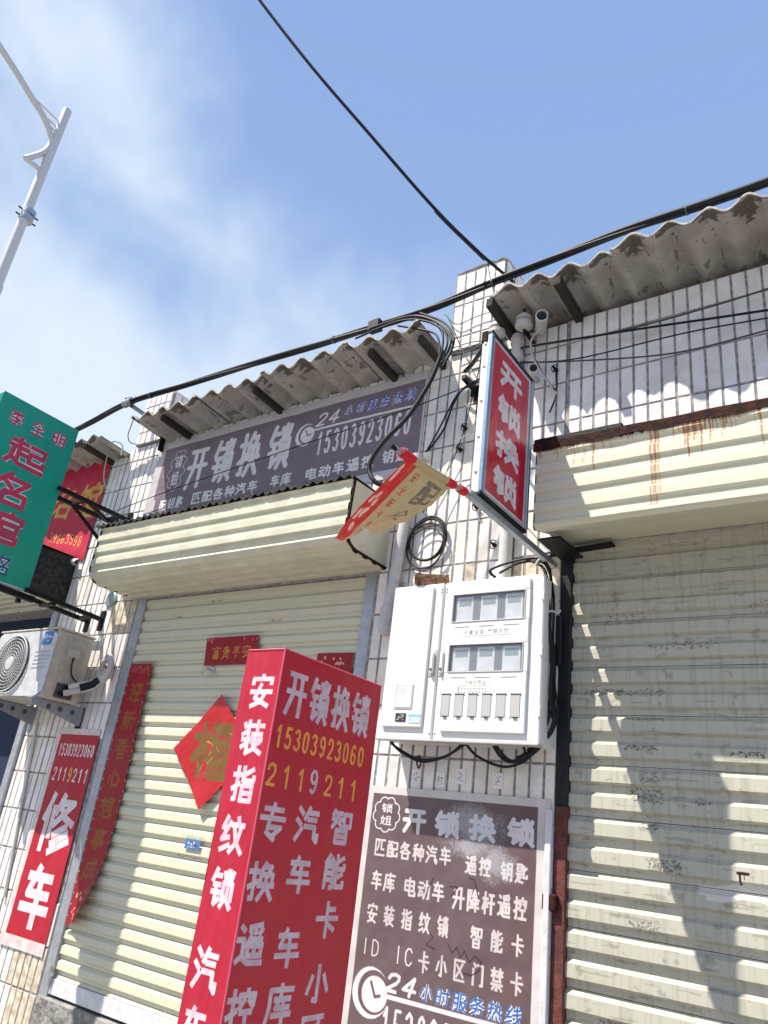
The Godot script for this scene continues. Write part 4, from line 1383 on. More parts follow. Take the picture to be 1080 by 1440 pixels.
# ---------------------------------------------------------------- the standing light box in front of the shutter
func build_standing_sign() -> void:
	var s := thing("standing_sign", "tall red freestanding box sign standing on the pavement", "sign", Vector3(-1.89, 0.0, 1.1))
	var red := Color(0.75, 0.115, 0.205)
	var white := Color(0.82, 0.76, 0.80)
	var gold := Color(0.93, 0.66, 0.27)
	var X := -1.796
	var pg := page(0.587, 1.86, 620, red)
	for k in 4:
		sign_char(pg, ["开", "锁", "换", "锁"][k], 0.035 + 0.126 * k, 0.05, 0.120, 0.168, white, 0.066)
	sign_line(pg, "15303923060", 0.022, 0.245, 0.505, 0.078, gold, 0.085, 0.12, true)
	sign_line(pg, "2119211", 0.008, 0.368, 0.515, 0.078, gold, 0.08, 0.28, true)
	area(pg, 0.225, 0.36, 0.058, 0.095, red)
	sign_char(pg, "9", 0.228, 0.362, 0.05, 0.086, white, 0.082, true)
	for w in [["专", 0.012, 0.485], ["换", 0.005, 0.662], ["遥", 0.003, 0.836], ["控", 0.005, 1.008], ["汽", 0.185, 0.48], ["车", 0.182, 0.637], ["车", 0.178, 0.850], ["库", 0.178, 1.004], ["智", 0.376, 0.474], ["能", 0.370, 0.62], ["卡", 0.364, 0.770], ["小", 0.358, 0.960], ["区", 0.356, 1.105]]:
		sign_char(pg, w[0], w[1], w[2], 0.134, 0.124, white, 0.066)
	weather(pg, 67, Color(0.62, 0.24, 0.31), 0.22, 0.02)
	block("core", Vector3(-1.965, 0.10, 0.822), Vector3(-1.803, 1.948, 1.392), plain(Color(0.66, 0.11, 0.2), 0.6), s, 0.004)
	obj("wide_face", face(Vector3(X, 1.957, 1.402), Vector3(0, 0, -0.587), Vector3(0, -1.86, 0), 24, 70, 0.005, 21), print_of(pg, 0.42, 0.45), s)
	obj("wide_face", face(Vector3(-1.972, 1.957, 0.815), Vector3(0, 0, 0.587), Vector3(0, -1.86, 0), 12, 34, 0.003, 22), plain(red, 0.45), s)
	pg = page(0.176, 1.86, 620, Color(0.68, 0.10, 0.20))
	for w in [["安", 0.030, 0.08], ["装", 0.026, 0.235], ["指", 0.022, 0.385], ["纹", 0.016, 0.54], ["锁", 0.012, 0.695], ["汽", 0.006, 0.914], ["车", 0.002, 1.07]]:
		sign_char(pg, w[0], w[1] + 0.012, w[2], 0.114, 0.124, Color(0.85, 0.81, 0.84), 0.07)
	weather(pg, 69, Color(0.66, 0.26, 0.34), 0.24, 0.02)
	obj("narrow_face", face(Vector3(-1.972, 1.957, 1.402), Vector3(0.176, 0, 0), Vector3(0, -1.86, 0), 10, 70, 0.004, 23), print_of(pg, 0.42, 0.45), s)
	obj("narrow_face", face(Vector3(-1.796, 1.957, 0.815), Vector3(-0.176, 0, 0), Vector3(0, -1.86, 0), 5, 34, 0.0025, 24), plain(red, 0.45), s)
	obj("top_face", face(Vector3(-1.972, 1.957, 0.815), Vector3(0.176, 0, 0), Vector3(0, 0, 0.587), 2, 4, 0.0, 25), plain(Color(0.74, 0.2, 0.3), 0.5), s)
	var hem := plain(Color(0.80, 0.36, 0.44), 0.5)
	for p in [[Vector3(-1.796, 0.1, 1.402), Vector3(-1.796, 1.958, 1.402)], [Vector3(-1.972, 1.958, 1.402), Vector3(-1.796, 1.958, 1.402)], [Vector3(-1.796, 1.958, 1.402), Vector3(-1.796, 1.958, 0.815)]]:
		obj("seam", tube(p, 0.0035, 6), hem, s)
	for c in [[-1.94, 0.85], [-1.83, 0.85], [-1.94, 1.36], [-1.83, 1.36]]:
		bar("leg", Vector3(c[0], 0.004, c[1]), Vector3(c[0], 0.11, c[1]), 0.03, 0.03, M.dark_iron, s)


# ---------------------------------------------------------------- paper pasted on the cream shutter
func build_shutter_papers() -> void:
	var red := Color(0.56, 0.06, 0.11)
	var gold := Color(0.54, 0.37, 0.10)
	# spring couplet, its foot curling away
	var pg := page(0.235, 1.63, 520, red)
	for k in 7:
		sign_char(pg, ["迎", "新", "春", "心", "想", "事", "成"][k], 0.05, 0.13 + 0.185 * k, 0.14, 0.135, gold, 0.05, true, 0.0, 0.02)
	for k in 10:
		var a := rng.randf() * TAU
		disc(pg, 0.03 + 0.02 * k, 0.04 + 0.015 * sin(a), 0.012, Color(0.76, 0.45, 0.42))
		disc(pg, 0.03 + 0.02 * k, 0.04 + 0.015 * sin(a), 0.008, red)
	for k in 26:
		disc(pg, rng.randf_range(0.05, 0.18), rng.randf_range(1.44, 1.60), rng.randf_range(0.006, 0.018), Color(0.78, 0.55, 0.45) if k % 2 else red)
	for k in 26:
		disc(pg, 0.004, 0.02 + 0.062 * k, 0.006, Color(0.80, 0.72, 0.66))
		disc(pg, 0.231, 0.02 + 0.062 * k, 0.005, Color(0.80, 0.72, 0.66))
	weather(pg, 77, Color(0.58, 0.12, 0.16), 0.35, 0.02)
	var c := obj("spring_couplet", sheet(8, 60, func(u: float, v: float):
		var peel := clampf((v - 0.72) / 0.28, 0.0, 1.0)
		var x := -4.55 + 0.235 * u - 0.055 * peel * u - 0.01 * v
		var y := 2.31 - 1.63 * v + 0.05 * peel * u
		return Vector3(x, y, 0.006 + 0.004 * sin(v * 47.0) * (1.0 - peel) + 0.085 * peel * peel * u * u + 0.006 * u * sin(v * 9.0))), print_of(pg, 0.5))
	tag(c, "long red paper couplet with gold brush writing on the cream shutter", "couplet")
	# horizontal scroll
	pg = page(0.465, 0.185, 520, red)
	for k in 4:
		sign_char(pg, ["富", "贵", "平", "安"][k], 0.06 + 0.09 * k, 0.06, 0.075, 0.085, Color(0.74, 0.55, 0.20), 0.05, true, 0.06, 0.02)
	for k in 8:
		disc(pg, rng.randf_range(0.01, 0.09), rng.randf_range(0.01, 0.05), 0.011, Color(0.76, 0.42, 0.4) if k % 2 == 0 else red)
		disc(pg, rng.randf_range(0.3, 0.45), rng.randf_range(0.01, 0.03), 0.007, Color(0.76, 0.42, 0.4) if k % 2 == 0 else red)
	weather(pg, 87, Color(0.6, 0.12, 0.17), 0.25, 0.02)
	c = obj("door_scroll", face(Vector3(-3.83, 2.465, 0.0), Vector3(0.465, 0.004, 0), Vector3(0.02, -0.183, 0), 12, 6, 0.006, 31), print_of(pg, 0.5))
	tag(c, "small red paper strip with four gold characters above the diamond", "paper strip")
	pg = page(0.265, 0.2, 520, red)
	for k in 16:
		disc(pg, rng.randf_range(0.03, 0.23), rng.randf_range(0.015, 0.07), rng.randf_range(0.006, 0.014), Color(0.78, 0.66, 0.55) if k % 2 else red)
	weather(pg, 88, Color(0.6, 0.12, 0.17), 0.25, 0.02)
	c = obj("door_scroll", face(Vector3(-2.865, 2.335, 0.0), Vector3(0.262, -0.004, 0), Vector3(0.004, -0.20, 0), 10, 6, 0.005, 33), print_of(pg, 0.5))
	tag(c, "red paper scrap with pale flowers beside the right aluminium guide rail", "paper strip")
	# blessing diamond
	pg = page(0.5, 0.5, 620, Color(0.68, 0.05, 0.09))
	var foil := Color(0.43, 0.33, 0.09)
	sign_char(pg, "福", 0.075, 0.075, 0.35, 0.34, foil, 0.072, true, 0.0, 0.015)
	for k in 9:
		var a := Vector2(rng.randf_range(0.12, 0.38), rng.randf_range(0.12, 0.38))
		rule(pg, [a, a + Vector2(rng.randf_range(-0.05, 0.05), rng.randf_range(-0.05, 0.05))], 0.0016, Color(0.80, 0.68, 0.28), true)
	weather(pg, 97, Color(0.64, 0.05, 0.1), 0.3, 0.02)
	var mid := Vector3(-3.573, 1.762, -0.001)
	var arm := 0.335
	var skin := print_of(pg, 0.32, 0.55)
	var turn := Transform2D(PI / 4, Vector2.ZERO)
	# printed upright on a square turned by 45 degrees
	var st := SurfaceTool.new()
	st.begin(Mesh.PRIMITIVE_TRIANGLES)
	st.set_smooth_group(0)
	var n := 14
	var nz := FastNoiseLite.new()
	nz.seed = 44
	nz.frequency = 5.0
	for j in n:
		for i in n:
			for e in [[0, 0], [1, 0], [1, 1], [0, 0], [1, 1], [0, 1]]:
				var a := float(i + e[0]) / n * 2.0 - 1.0
				var b := float(j + e[1]) / n * 2.0 - 1.0
				var x := (a - b) / 2.0 * arm
				var y := (a + b) / 2.0 * arm
				st.set_uv(Vector2(0.5 + x / (arm * 2.0) * 1.34, 0.5 + y / (arm * 2.0) * 1.34))
				var lift := 0.006 * nz.get_noise_2d(x, y) + 0.012 * absf(a * b)
				st.add_vertex(mid + Vector3(x, -y, 0.006 + lift))
	st.generate_normals()
	c = obj("blessing_diamond", st.commit(), skin)
	tag(c, "glossy red paper diamond with a gold blessing character on shutter", "paper diamond")
	# small blue sticker
	pg = page(0.13, 0.055, 700, Color(0.30, 0.45, 0.66))
	for k in 22:
		area(pg, rng.randf_range(0.012, 0.10), rng.randf_range(0.01, 0.042), 0.014, 0.006, Color(0.80, 0.84, 0.88) if k % 2 else Color(0.16, 0.24, 0.38))
	weather(pg, 98, Color(0.4, 0.5, 0.62), 0.25, 0.03)
	c = obj("small_sticker", face(Vector3(-3.652, 1.268, -0.004), Vector3(0.128, 0, 0), Vector3(0, -0.052, 0)), print_of(pg, 0.5))
	tag(c, "tiny blue printed sticker low on the cream shutter slats", "sticker")


# ---------------------------------------------------------------- electricity meter cabinet
func build_meter_cabinet() -> void:
	var s := thing("meter_cabinet", "white plastic electricity meter cabinet with two doors between the shutters", "cabinet", Vector3(-1.81, 1.845, 0.0))
	var zf := 0.20
	block("housing", Vector3(-2.236, 1.845, 0.002), Vector3(-1.392, 2.618, 0.168), M.cabinet, s, 0.012)
	block("shadow_lip", Vector3(-2.24, 1.838, 0.15), Vector3(-1.388, 1.847, 0.205), M.slot, s, 0.002)  # lip added along the bottom edge to lengthen the cabinet shadow on the poster
	var page_doors := [[-2.238, -1.934], [-1.926, -1.390]]
	var doors := []
	for d in page_doors:
		doors.append(block("door", Vector3(d[0], 1.847, 0.166), Vector3(d[1], 2.62, 0.186), M.cabinet, s, 0.008))
	block("raised_panel", Vector3(-2.215, 1.90, 0.184), Vector3(-1.985, 2.60, zf), M.cabinet, doors[0], 0.008)
	# right door: raised field built round its two windows
	var x0 := -1.885
	var x1 := -1.455
	var wx0 := -1.865
	var wx1 := -1.478
	var up := [2.545, 2.405]
	var dn := [2.292, 2.160]
	var rows := [[2.60, up[0]], [up[1], dn[0]], [dn[1], 1.885]]
	for r in rows:
		block("raised_panel", Vector3(x0, r[1], 0.184), Vector3(x1, r[0], zf), M.cabinet, doors[1], 0.004)
	for r in [up, dn]:
		block("raised_panel", Vector3(x0, r[1], 0.184), Vector3(wx0, r[0], zf - 0.0005), M.cabinet, doors[1], 0.001)
		block("raised_panel", Vector3(wx1, r[1], 0.184), Vector3(x1, r[0], zf - 0.0005), M.cabinet, doors[1], 0.001)
		var win := block("window", Vector3(wx0 + 0.004, r[1] + 0.004, 0.1885), Vector3(wx1 - 0.004, r[0] - 0.004, 0.1915), M.glass, doors[1], 0.001)
		block("recess", Vector3(wx0, r[1], 0.1862), Vector3(wx1, r[0], 0.1868), M.cabinet_dark, win, 0.0002)
		for k in 3:
			var cx := wx0 + 0.062 + 0.131 * k
			block("meter", Vector3(cx - 0.045, r[1] + 0.008, 0.1866), Vector3(cx + 0.045, r[0] - 0.012, 0.1874), M.white_bar, win, 0.0003)
			block("meter_display", Vector3(cx - 0.034, r[0] - 0.058, 0.1874), Vector3(cx + 0.034, r[0] - 0.022, 0.1880), plain(Color(0.45, 0.52, 0.52), 0.3), win, 0.0002)
		for e in [[wx0, r[0], wx1, r[0]], [wx0, r[1], wx1, r[1]], [wx0, r[1], wx0, r[0]], [wx1, r[1], wx1, r[0]]]:
			bar("window_frame", Vector3(e[0], e[1], zf), Vector3(e[2], e[3], zf), 0.006, 0.006, M.slot, doors[1], 0.0015)
		for k in 3:
			bar("vent_line", Vector3(wx0 + 0.02 + 0.13 * k, r[1] - 0.025, zf), Vector3(wx0 + 0.10 + 0.13 * k, r[1] - 0.025, zf), 0.004, 0.003, M.slot, doors[1], 0.001)
	# breaker covers
	for k in 6:
		var cx := -1.862 + 0.0715 * k
		var cover := block("breaker_cover", Vector3(cx - 0.020, 1.955, zf - 0.004), Vector3(cx + 0.024, 2.052, zf + 0.003), M.slot, doors[1], 0.002)
		bar("cover_frame", Vector3(cx - 0.024, 1.95, zf), Vector3(cx - 0.024, 2.056, zf), 0.005, 0.006, M.cabinet, cover, 0.001)
		bar("cover_frame", Vector3(cx - 0.024, 2.056, zf + 0.001), Vector3(cx + 0.028, 2.056, zf + 0.001), 0.005, 0.006, M.cabinet_dark, cover, 0.001)
		block("pull_tab", Vector3(cx - 0.008, 1.950, zf + 0.001), Vector3(cx + 0.012, 1.957, zf + 0.006), M.cabinet_dark, cover, 0.001)
	# handles in their pockets
	for h in [[-1.958, 0], [-1.903, 1]]:
		var pocket := block("handle_pocket", Vector3(h[0] - 0.019, 2.145, 0.185), Vector3(h[0] + 0.019, 2.275, 0.1895), M.slot, doors[h[1]], 0.003)
		block("handle", Vector3(h[0] - 0.010, 2.155, 0.189), Vector3(h[0] + 0.010, 2.262, 0.206), M.cabinet, pocket, 0.005)
		obj("keyhole", turned([Vector2(0.007, 0), Vector2(0.006, 0.003), Vector2(0.0, 0.003)], Vector3(h[0], 2.175, 0.2055), Vector3(0, 0, 1), 10), M.cabinet_dark, pocket)
	# hinges on the right edge, screws
	for y in [2.51, 2.25, 1.98]:
		block("hinge", Vector3(-1.402, y - 0.022, 0.178), Vector3(-1.386, y + 0.022, 0.196), M.cabinet, s, 0.003)
	for p in [[-1.945, 2.585], [-1.915, 2.585], [-1.945, 1.875], [-1.915, 1.875], [-1.945, 2.57], [-1.915, 2.57]]:
		obj("screw", turned([Vector2(0.004, 0), Vector2(0.003, 0.002), Vector2(0.0, 0.002)], Vector3(p[0], p[1], 0.186), Vector3(0, 0, 1), 8), M.cabinet_dark, s)
	# left door: label window, plates
	var lw := block("label_window", Vector3(-2.150, 1.985, zf - 0.002), Vector3(-2.045, 2.105, zf + 0.003), M.slot, doors[0], 0.002)
	block("label_card", Vector3(-2.142, 1.993, zf + 0.003), Vector3(-2.053, 2.097, zf + 0.0042), M.white_bar, lw, 0.0005)
	var pg := page(0.06, 0.04, 900, Color(0.18, 0.18, 0.18))
	for k in 14:
		area(pg, rng.randf_range(0.004, 0.045), rng.randf_range(0.004, 0.034), 0.012, 0.003, Color(0.75, 0.75, 0.72))
	weather(pg, 3, Color(0.3, 0.3, 0.3), 0.2)
	obj("data_plate", face(Vector3(-2.135, 1.965, zf + 0.002), Vector3(0.06, 0, 0), Vector3(0, -0.04, 0)), print_of(pg), doors[0])
	pg = page(0.07, 0.045, 900, Color(0.80, 0.86, 0.90))
	area(pg, 0.0, 0.006, 0.07, 0.012, Color(0.45, 0.70, 0.82))
	area(pg, 0.006, 0.024, 0.012, 0.014, Color(0.5, 0.72, 0.82))
	for k in 3:
		area(pg, 0.022, 0.023 + 0.007 * k, 0.04, 0.003, Color(0.62, 0.68, 0.70))
	weather(pg, 4, Color(0.8, 0.84, 0.86), 0.2)
	obj("blue_label", face(Vector3(-2.060, 1.966, zf + 0.002), Vector3(0.066, 0, 0), Vector3(0, -0.045, 0)), print_of(pg), doors[0])
	var ink := Color(0.48, 0.48, 0.48)
	pg = page(0.26, 0.035, 900, Color(0.845, 0.85, 0.845))
	sign_line(pg, "计量设备 严禁拆封", 0.008, 0.005, 0.24, 0.024, ink, 0.045, 0.2)
	weather(pg, 5, Color(0.845, 0.85, 0.845), 0.25)
	obj("warning_print", face(Vector3(-1.80, 2.368, zf + 0.001), Vector3(0.26, 0, 0), Vector3(0, -0.035, 0)), print_of(pg, 0.35), doors[1])
	pg = page(0.17, 0.075, 900, Color(0.845, 0.85, 0.845))
	sign_line(pg, "产权分界点", 0.035, 0.004, 0.11, 0.022, ink, 0.045, 0.16)
	area(pg, 0.006, 0.03, 0.16, 0.002, ink)
	area(pg, 0.0, 0.034, 0.006, 0.032, Color(0.30, 0.55, 0.48))
	for k in 18:
		area(pg, 0.016 + 0.0155 * (k % 9), 0.040 + 0.016 * (k / 9), 0.009, 0.008, Color(0.62, 0.62, 0.61))
	weather(pg, 6, Color(0.845, 0.85, 0.845), 0.25)
	obj("notice_print", face(Vector3(-1.80, 2.125, zf + 0.001), Vector3(0.17, 0, 0), Vector3(0, -0.075, 0)), print_of(pg, 0.35), doors[1])


# ---------------------------------------------------------------- outdoor unit of the air conditioner
func build_air_conditioner() -> void:
	var s := thing("air_conditioner", "grey outdoor air conditioner unit with round fan grille on steel brackets", "air conditioner", Vector3(-5.27, 1.9, 0.0))
	var x1 := -4.905
	var x0 := -5.66
	# a hollow case: coil at the back, right-hand compressor bay, front panel with a round opening
	block("casing", Vector3(-5.15, 2.0, 0.10), Vector3(x1, 2.475, 0.386), M.ac_body, s, 0.012)
	block("case_side", Vector3(x0, 2.0, 0.10), Vector3(x0 + 0.012, 2.475, 0.386), M.ac_body, s, 0.004)
	block("case_floor", Vector3(x0 + 0.012, 2.0, 0.10), Vector3(-5.15, 2.012, 0.386), M.ac_body, s, 0.003)
	block("coil", Vector3(x0 + 0.012, 2.012, 0.10), Vector3(-5.15, 2.47, 0.13), plain(Color(0.42, 0.42, 0.43), 0.6, 0.3), s, 0.003)
	var hole := Vector2(-5.385, 2.235)
	var panel := SurfaceTool.new()
	panel.begin(Mesh.PRIMITIVE_TRIANGLES)
	panel.set_smooth_group(-1)
	for k in 48:
		var rim := []
		for e in 2:
			var g := TAU * (k + e) / 48.0
			var dir := Vector2(cos(g), sin(g))
			var tx := ((x1 - 0.003 - hole.x) if dir.x > 0 else (x0 + 0.003 - hole.x)) / (dir.x if absf(dir.x) > 0.0001 else 0.0001)
			var ty := ((2.468 - hole.y) if dir.y > 0 else (2.006 - hole.y)) / (dir.y if absf(dir.y) > 0.0001 else 0.0001)
			rim.append([hole + dir * 0.205, hole + dir * minf(absf(tx), absf(ty))])
		for z in [[0.399, 0.3], [0.388, 0.5]]:
			quad(panel, Vector3(rim[0][0].x, rim[0][0].y, z[0]), Vector3(rim[1][0].x, rim[1][0].y, z[0]), Vector3(rim[1][1].x, rim[1][1].y, z[0]), Vector3(rim[0][1].x, rim[0][1].y, z[0]), Vector3(hole.x, hole.y, z[1]))
		quad(panel, Vector3(rim[0][0].x, rim[0][0].y, 0.388), Vector3(rim[1][0].x, rim[1][0].y, 0.388), Vector3(rim[1][0].x, rim[1][0].y, 0.399), Vector3(rim[0][0].x, rim[0][0].y, 0.399), Vector3(rim[0][1].x, rim[0][1].y, 0.393))
	panel.generate_normals()
	obj("front_panel", panel.commit(), M.ac_front, s)
	for q in [[Vector3(x1 - 0.004, 2.006, 0.386), Vector3(x1 - 0.002, 2.468, 0.399)]]:
		block("panel_edge", q[0], q[1], M.ac_front, s, 0.0005)
	block("top_lid", Vector3(x0 - 0.004, 2.472, 0.096), Vector3(x1 + 0.004, 2.486, 0.404), M.ac_body, s, 0.005)
	var c := Vector3(-5.385, 2.235, 0.40)
	var pale := plain(Color(0.72, 0.73, 0.74), 0.5)
	for k in 3:
		var a := TAU * k / 3.0 + 0.4
		var blade := sheet(4, 4, func(u: float, v: float):
			var r := lerpf(0.03, 0.18, u)
			var g := a + lerpf(-0.45, 0.45, v) + u * 0.3
			return c + Vector3(r * cos(g), r * sin(g), -0.06 + 0.05 * v))
		obj("fan_blade", blade, plain(Color(0.34, 0.35, 0.36), 0.6), s)
	var grille := obj("grille", turned([Vector2(0.05, 0.018), Vector2(0.045, 0.024), Vector2(0.0, 0.026)], c, Vector3(0, 0, 1), 24), pale, s)
	for k in 7:
		var r := 0.066 + 0.0225 * k
		var ring := []
		for g in 41:
			ring.append(c + Vector3(r * cos(TAU * g / 40), r * sin(TAU * g / 40), 0.018))
		obj("grille_ring", tube(ring, 0.0028 if k < 6 else 0.006, 5, false), pale, grille)
	for k in 40:
		var a := TAU * k / 40.0
		obj("grille_spoke", tube([c + Vector3(0.048 * cos(a), 0.048 * sin(a), 0.018), c + Vector3(0.13 * cos(a + 0.12), 0.13 * sin(a + 0.12), 0.019), c + Vector3(0.203 * cos(a + 0.3), 0.203 * sin(a + 0.3), 0.012)], 0.0018, 4, false), pale, grille)
	for k in 5:
		block("vent_slot", Vector3(-5.12, 2.20 + 0.028 * k, 0.399), Vector3(-4.94, 2.206 + 0.028 * k, 0.4025), plain(Color(0.66, 0.67, 0.69), 0.5) , s, 0.001)
	var pg := page(0.13, 0.105, 1000, Color(0.10, 0.42, 0.66))
	disc(pg, 0.034, 0.040, 0.020, Color(0.86, 0.9, 0.94))
	disc(pg, 0.039, 0.040, 0.017, Color(0.10, 0.42, 0.66))
	sign_line(pg, "Midea", 0.040, 0.022, 0.080, 0.034, Color(0.88, 0.92, 0.95), 0.085, 0.05, true)
	sign_line(pg, "美的", 0.052, 0.064, 0.044, 0.022, Color(0.88, 0.92, 0.95), 0.05, 0.1)
	weather(pg, 2, Color(0.14, 0.45, 0.68), 0.15)
	obj("maker_badge", face(Vector3(-5.075, 2.458, 0.4015), Vector3(0.115, 0, 0), Vector3(0, -0.095, 0)), print_of(pg, 0.35), s)
	# service side
	var side := plain(Color(0.69, 0.67, 0.63), 0.5, 0.0, T.soft, 3.0)
	block("service_cover", Vector3(x1 - 0.002, 2.06, 0.15), Vector3(x1 + 0.007, 2.44, 0.33), side, s, 0.004)
	block("terminal_cover", Vector3(x1 + 0.002, 2.30, 0.20), Vector3(x1 + 0.018, 2.36, 0.29), M.ac_body, s, 0.004)
	block("valve_plate", Vector3(x1 - 0.002, 2.02, 0.17), Vector3(x1 + 0.010, 2.12, 0.31), M.cabinet_dark, s, 0.004)
	obj("power_lead", tube([Vector3(x1 + 0.012, 2.31, 0.24), Vector3(x1 + 0.03, 2.24, 0.25), Vector3(x1 + 0.03, 2.17, 0.22), Vector3(x1 + 0.06, 2.14, 0.16), Vector3(x1 + 0.12, 2.16, 0.06)], 0.006, 6), M.cable, s)
	for k in 2:
		obj("valve", turned([Vector2(0.016, 0), Vector2(0.016, 0.03), Vector2(0.022, 0.03), Vector2(0.022, 0.045), Vector2(0.0, 0.045)], Vector3(x1 + 0.008, 2.05 + 0.045 * k, 0.27 - 0.03 * k), Vector3(1, 0, 0), 10), M.dark_iron, s)
		obj("refrigerant_pipe", tube([Vector3(x1 + 0.05, 2.05 + 0.045 * k, 0.27 - 0.03 * k), Vector3(x1 + 0.08, 2.08 + 0.04 * k, 0.2), Vector3(x1 + 0.12, 2.12 + 0.035 * k, 0.12), Vector3(x1 + 0.17, 2.18 + 0.03 * k, 0.07), Vector3(x1 + 0.20, 2.27 + 0.02 * k, 0.06), Vector3(x1 + 0.14, 2.34 + 0.02 * k, 0.05), Vector3(x1 + 0.06, 2.31, 0.03), Vector3(x1 + 0.02, 2.25, -0.02)], 0.021, 8), M.old_pvc if k else M.wire_pale, s)
	obj("wrap_tape", tube([Vector3(x1 + 0.09, 2.105, 0.185), Vector3(x1 + 0.12, 2.14, 0.12), Vector3(x1 + 0.15, 2.175, 0.085)], 0.032, 8), M.cable, s)
	# brackets
	for x in [-4.975, -5.58]:
		block("bracket", Vector3(x - 0.025, 1.988, 0.012), Vector3(x + 0.025, 1.998, 0.43), M.galvanised, s, 0.002)
		var web := obj("bracket_web", plate([Vector2(0.43, 1.99), Vector2(0.43, 1.96), Vector2(0.03, 1.87), Vector2(0.012, 1.87), Vector2(0.012, 1.99)], x + 0.022, x + 0.026), M.galvanised, s)
		for z in [0.10, 0.20, 0.29]:
			obj("punched_hole", turned([Vector2(0.018, 0.0), Vector2(0.018, 0.0016), Vector2(0.0, 0.0016)], Vector3(x + 0.0262, 1.95 + 0.03 * z, z), Vector3(1, 0, 0), 14), M.cabinet_dark, web)
		block("wall_rail", Vector3(x - 0.025, 1.82, 0.008), Vector3(x + 0.03, 2.0, 0.016), M.rust if x > -5 else M.galvanised, s, 0.002)


# ---------------------------------------------------------------- pipes and cameras
func build_pipes_and_cameras() -> void:
	var p := thing("drain_pipe", "grey white plastic pipe running down beside the cream shutter hood", "pipe", at(560, 800, 0.05))
	var a := at(588, 640, 0.055)
	var b := at(544, 868, 0.055)
	obj("pipe", tube([a, b], 0.033, 14), M.old_pvc, p)
	obj("end_elbow", tube([b + Vector3(0, 0.05, 0), b, b + Vector3(0.0, -0.06, 0.0)], 0.040, 14, false), M.old_pvc, p)
	obj("end_cap", turned([Vector2(0.040, 0), Vector2(0.034, 0.03), Vector2(0.012, 0.045), Vector2(0, 0.046)], b + Vector3(0, -0.06, 0), Vector3(0, -1, 0), 14), M.old_pvc, p)
	for k in [0.35, 0.8]:
		var c := a.lerp(b, k)
		obj("pipe_clip", tube([c + Vector3(0, 0.012, 0), c - Vector3(0, 0.012, 0)], 0.036, 14, false), M.steel, p)
		block("clip_foot", c + Vector3(0.03, -0.012, -0.06), c + Vector3(0.05, 0.012, -0.03), M.steel, p, 0.002)
	var x := -1.675
	p = thing("vent_pipe", "white plastic riser behind the small red light box", "pipe", Vector3(x, 2.55, 0.05))
	obj("pipe", tube([Vector3(x, 1.9, 0.045), Vector3(x, 4.16, 0.045)], 0.035, 14), M.pvc, p)
	for y in [3.1, 4.0, 4.12]:
		obj("collar", tube([Vector3(x, y - 0.02, 0.045), Vector3(x, y + 0.02, 0.045)], 0.041, 14), M.pvc, p)
	# porcelain knobs under the eave
	var spots := [[at(737, 452, 0.14), "ribbed grey insulator on the riser end under right eave"], [at(699, 463, 0.14), "ribbed grey insulator hanging by corner of small light box"]]
	for q in spots:
		var t := thing("insulator", q[1], "insulator", q[0], "porcelain insulators")
		obj("knob", turned([Vector2(0.0, 0.10), Vector2(0.022, 0.098), Vector2(0.026, 0.08), Vector2(0.045, 0.074), Vector2(0.048, 0.056), Vector2(0.028, 0.050), Vector2(0.028, 0.040), Vector2(0.050, 0.034), Vector2(0.050, 0.012), Vector2(0.034, 0.0), Vector2(0.0, -0.004)], q[0] - Vector3(0, 0.05, 0), Vector3(0, 1, 0), 16), M.old_pvc, t)
		obj("spindle", tube([q[0] + Vector3(0, 0.04, 0), q[0] + Vector3(0, 0.085, 0)], 0.008, 8), M.dark_iron, t)
		bar("hanger", q[0] + Vector3(0, -0.05, 0), q[0] + Vector3(0, -0.06, -0.14), 0.02, 0.015, M.dark_iron, t)
	# bullet cameras
	camera_unit(at(762, 443, 0.24), Vector3(0.42, -0.22, 0.88), "white bullet camera high under the right corrugated eave", 0.034, 0.19)
	camera_unit(at(750, 517, 0.22), Vector3(0.35, -0.35, 0.86), "white bullet camera behind the top of small red light box", 0.025, 0.13)
	p = thing("conduit", "thin white conduit dropping from the lower camera to right hood", "conduit", at(741, 610, 0.03))
	obj("pipe", tube([at(741, 540, 0.03), at(739, 606, 0.03)], 0.014, 10), M.pvc, p)
	obj("end_plug", tube([at(739, 604, 0.03), at(739, 612, 0.03)], 0.018, 10), M.cable, p)


func camera_unit(lens: Vector3, look: Vector3, label: String, r: float, length: float) -> void:
	var t := thing("security_camera", label, "camera", lens, "bullet cameras")
	var d := look.normalized()
	var back := lens - d * length
	obj("body", turned([Vector2(0, 0), Vector2(r * 0.8, 0.002), Vector2(r * 0.92, 0.02), Vector2(r * 0.92, length * 0.7), Vector2(r, length * 0.72), Vector2(r, length), Vector2(r * 0.86, length), Vector2(r * 0.84, length - 0.015), Vector2(0, length - 0.015)], back, d, 20), M.pvc, t)
	obj("lens", turned([Vector2(r * 0.8, 0), Vector2(r * 0.7, 0.004), Vector2(0.0, 0.006)], lens - d * 0.0145, d, 18), plain(Color(0.03, 0.03, 0.04), 0.15), t)
	obj("mount", tube([back + d * 0.05, Vector3(back.x - 0.02, back.y + 0.01, 0.08), Vector3(back.x - 0.03, back.y + 0.02, 0.01)], 0.016, 10), M.pvc, t)


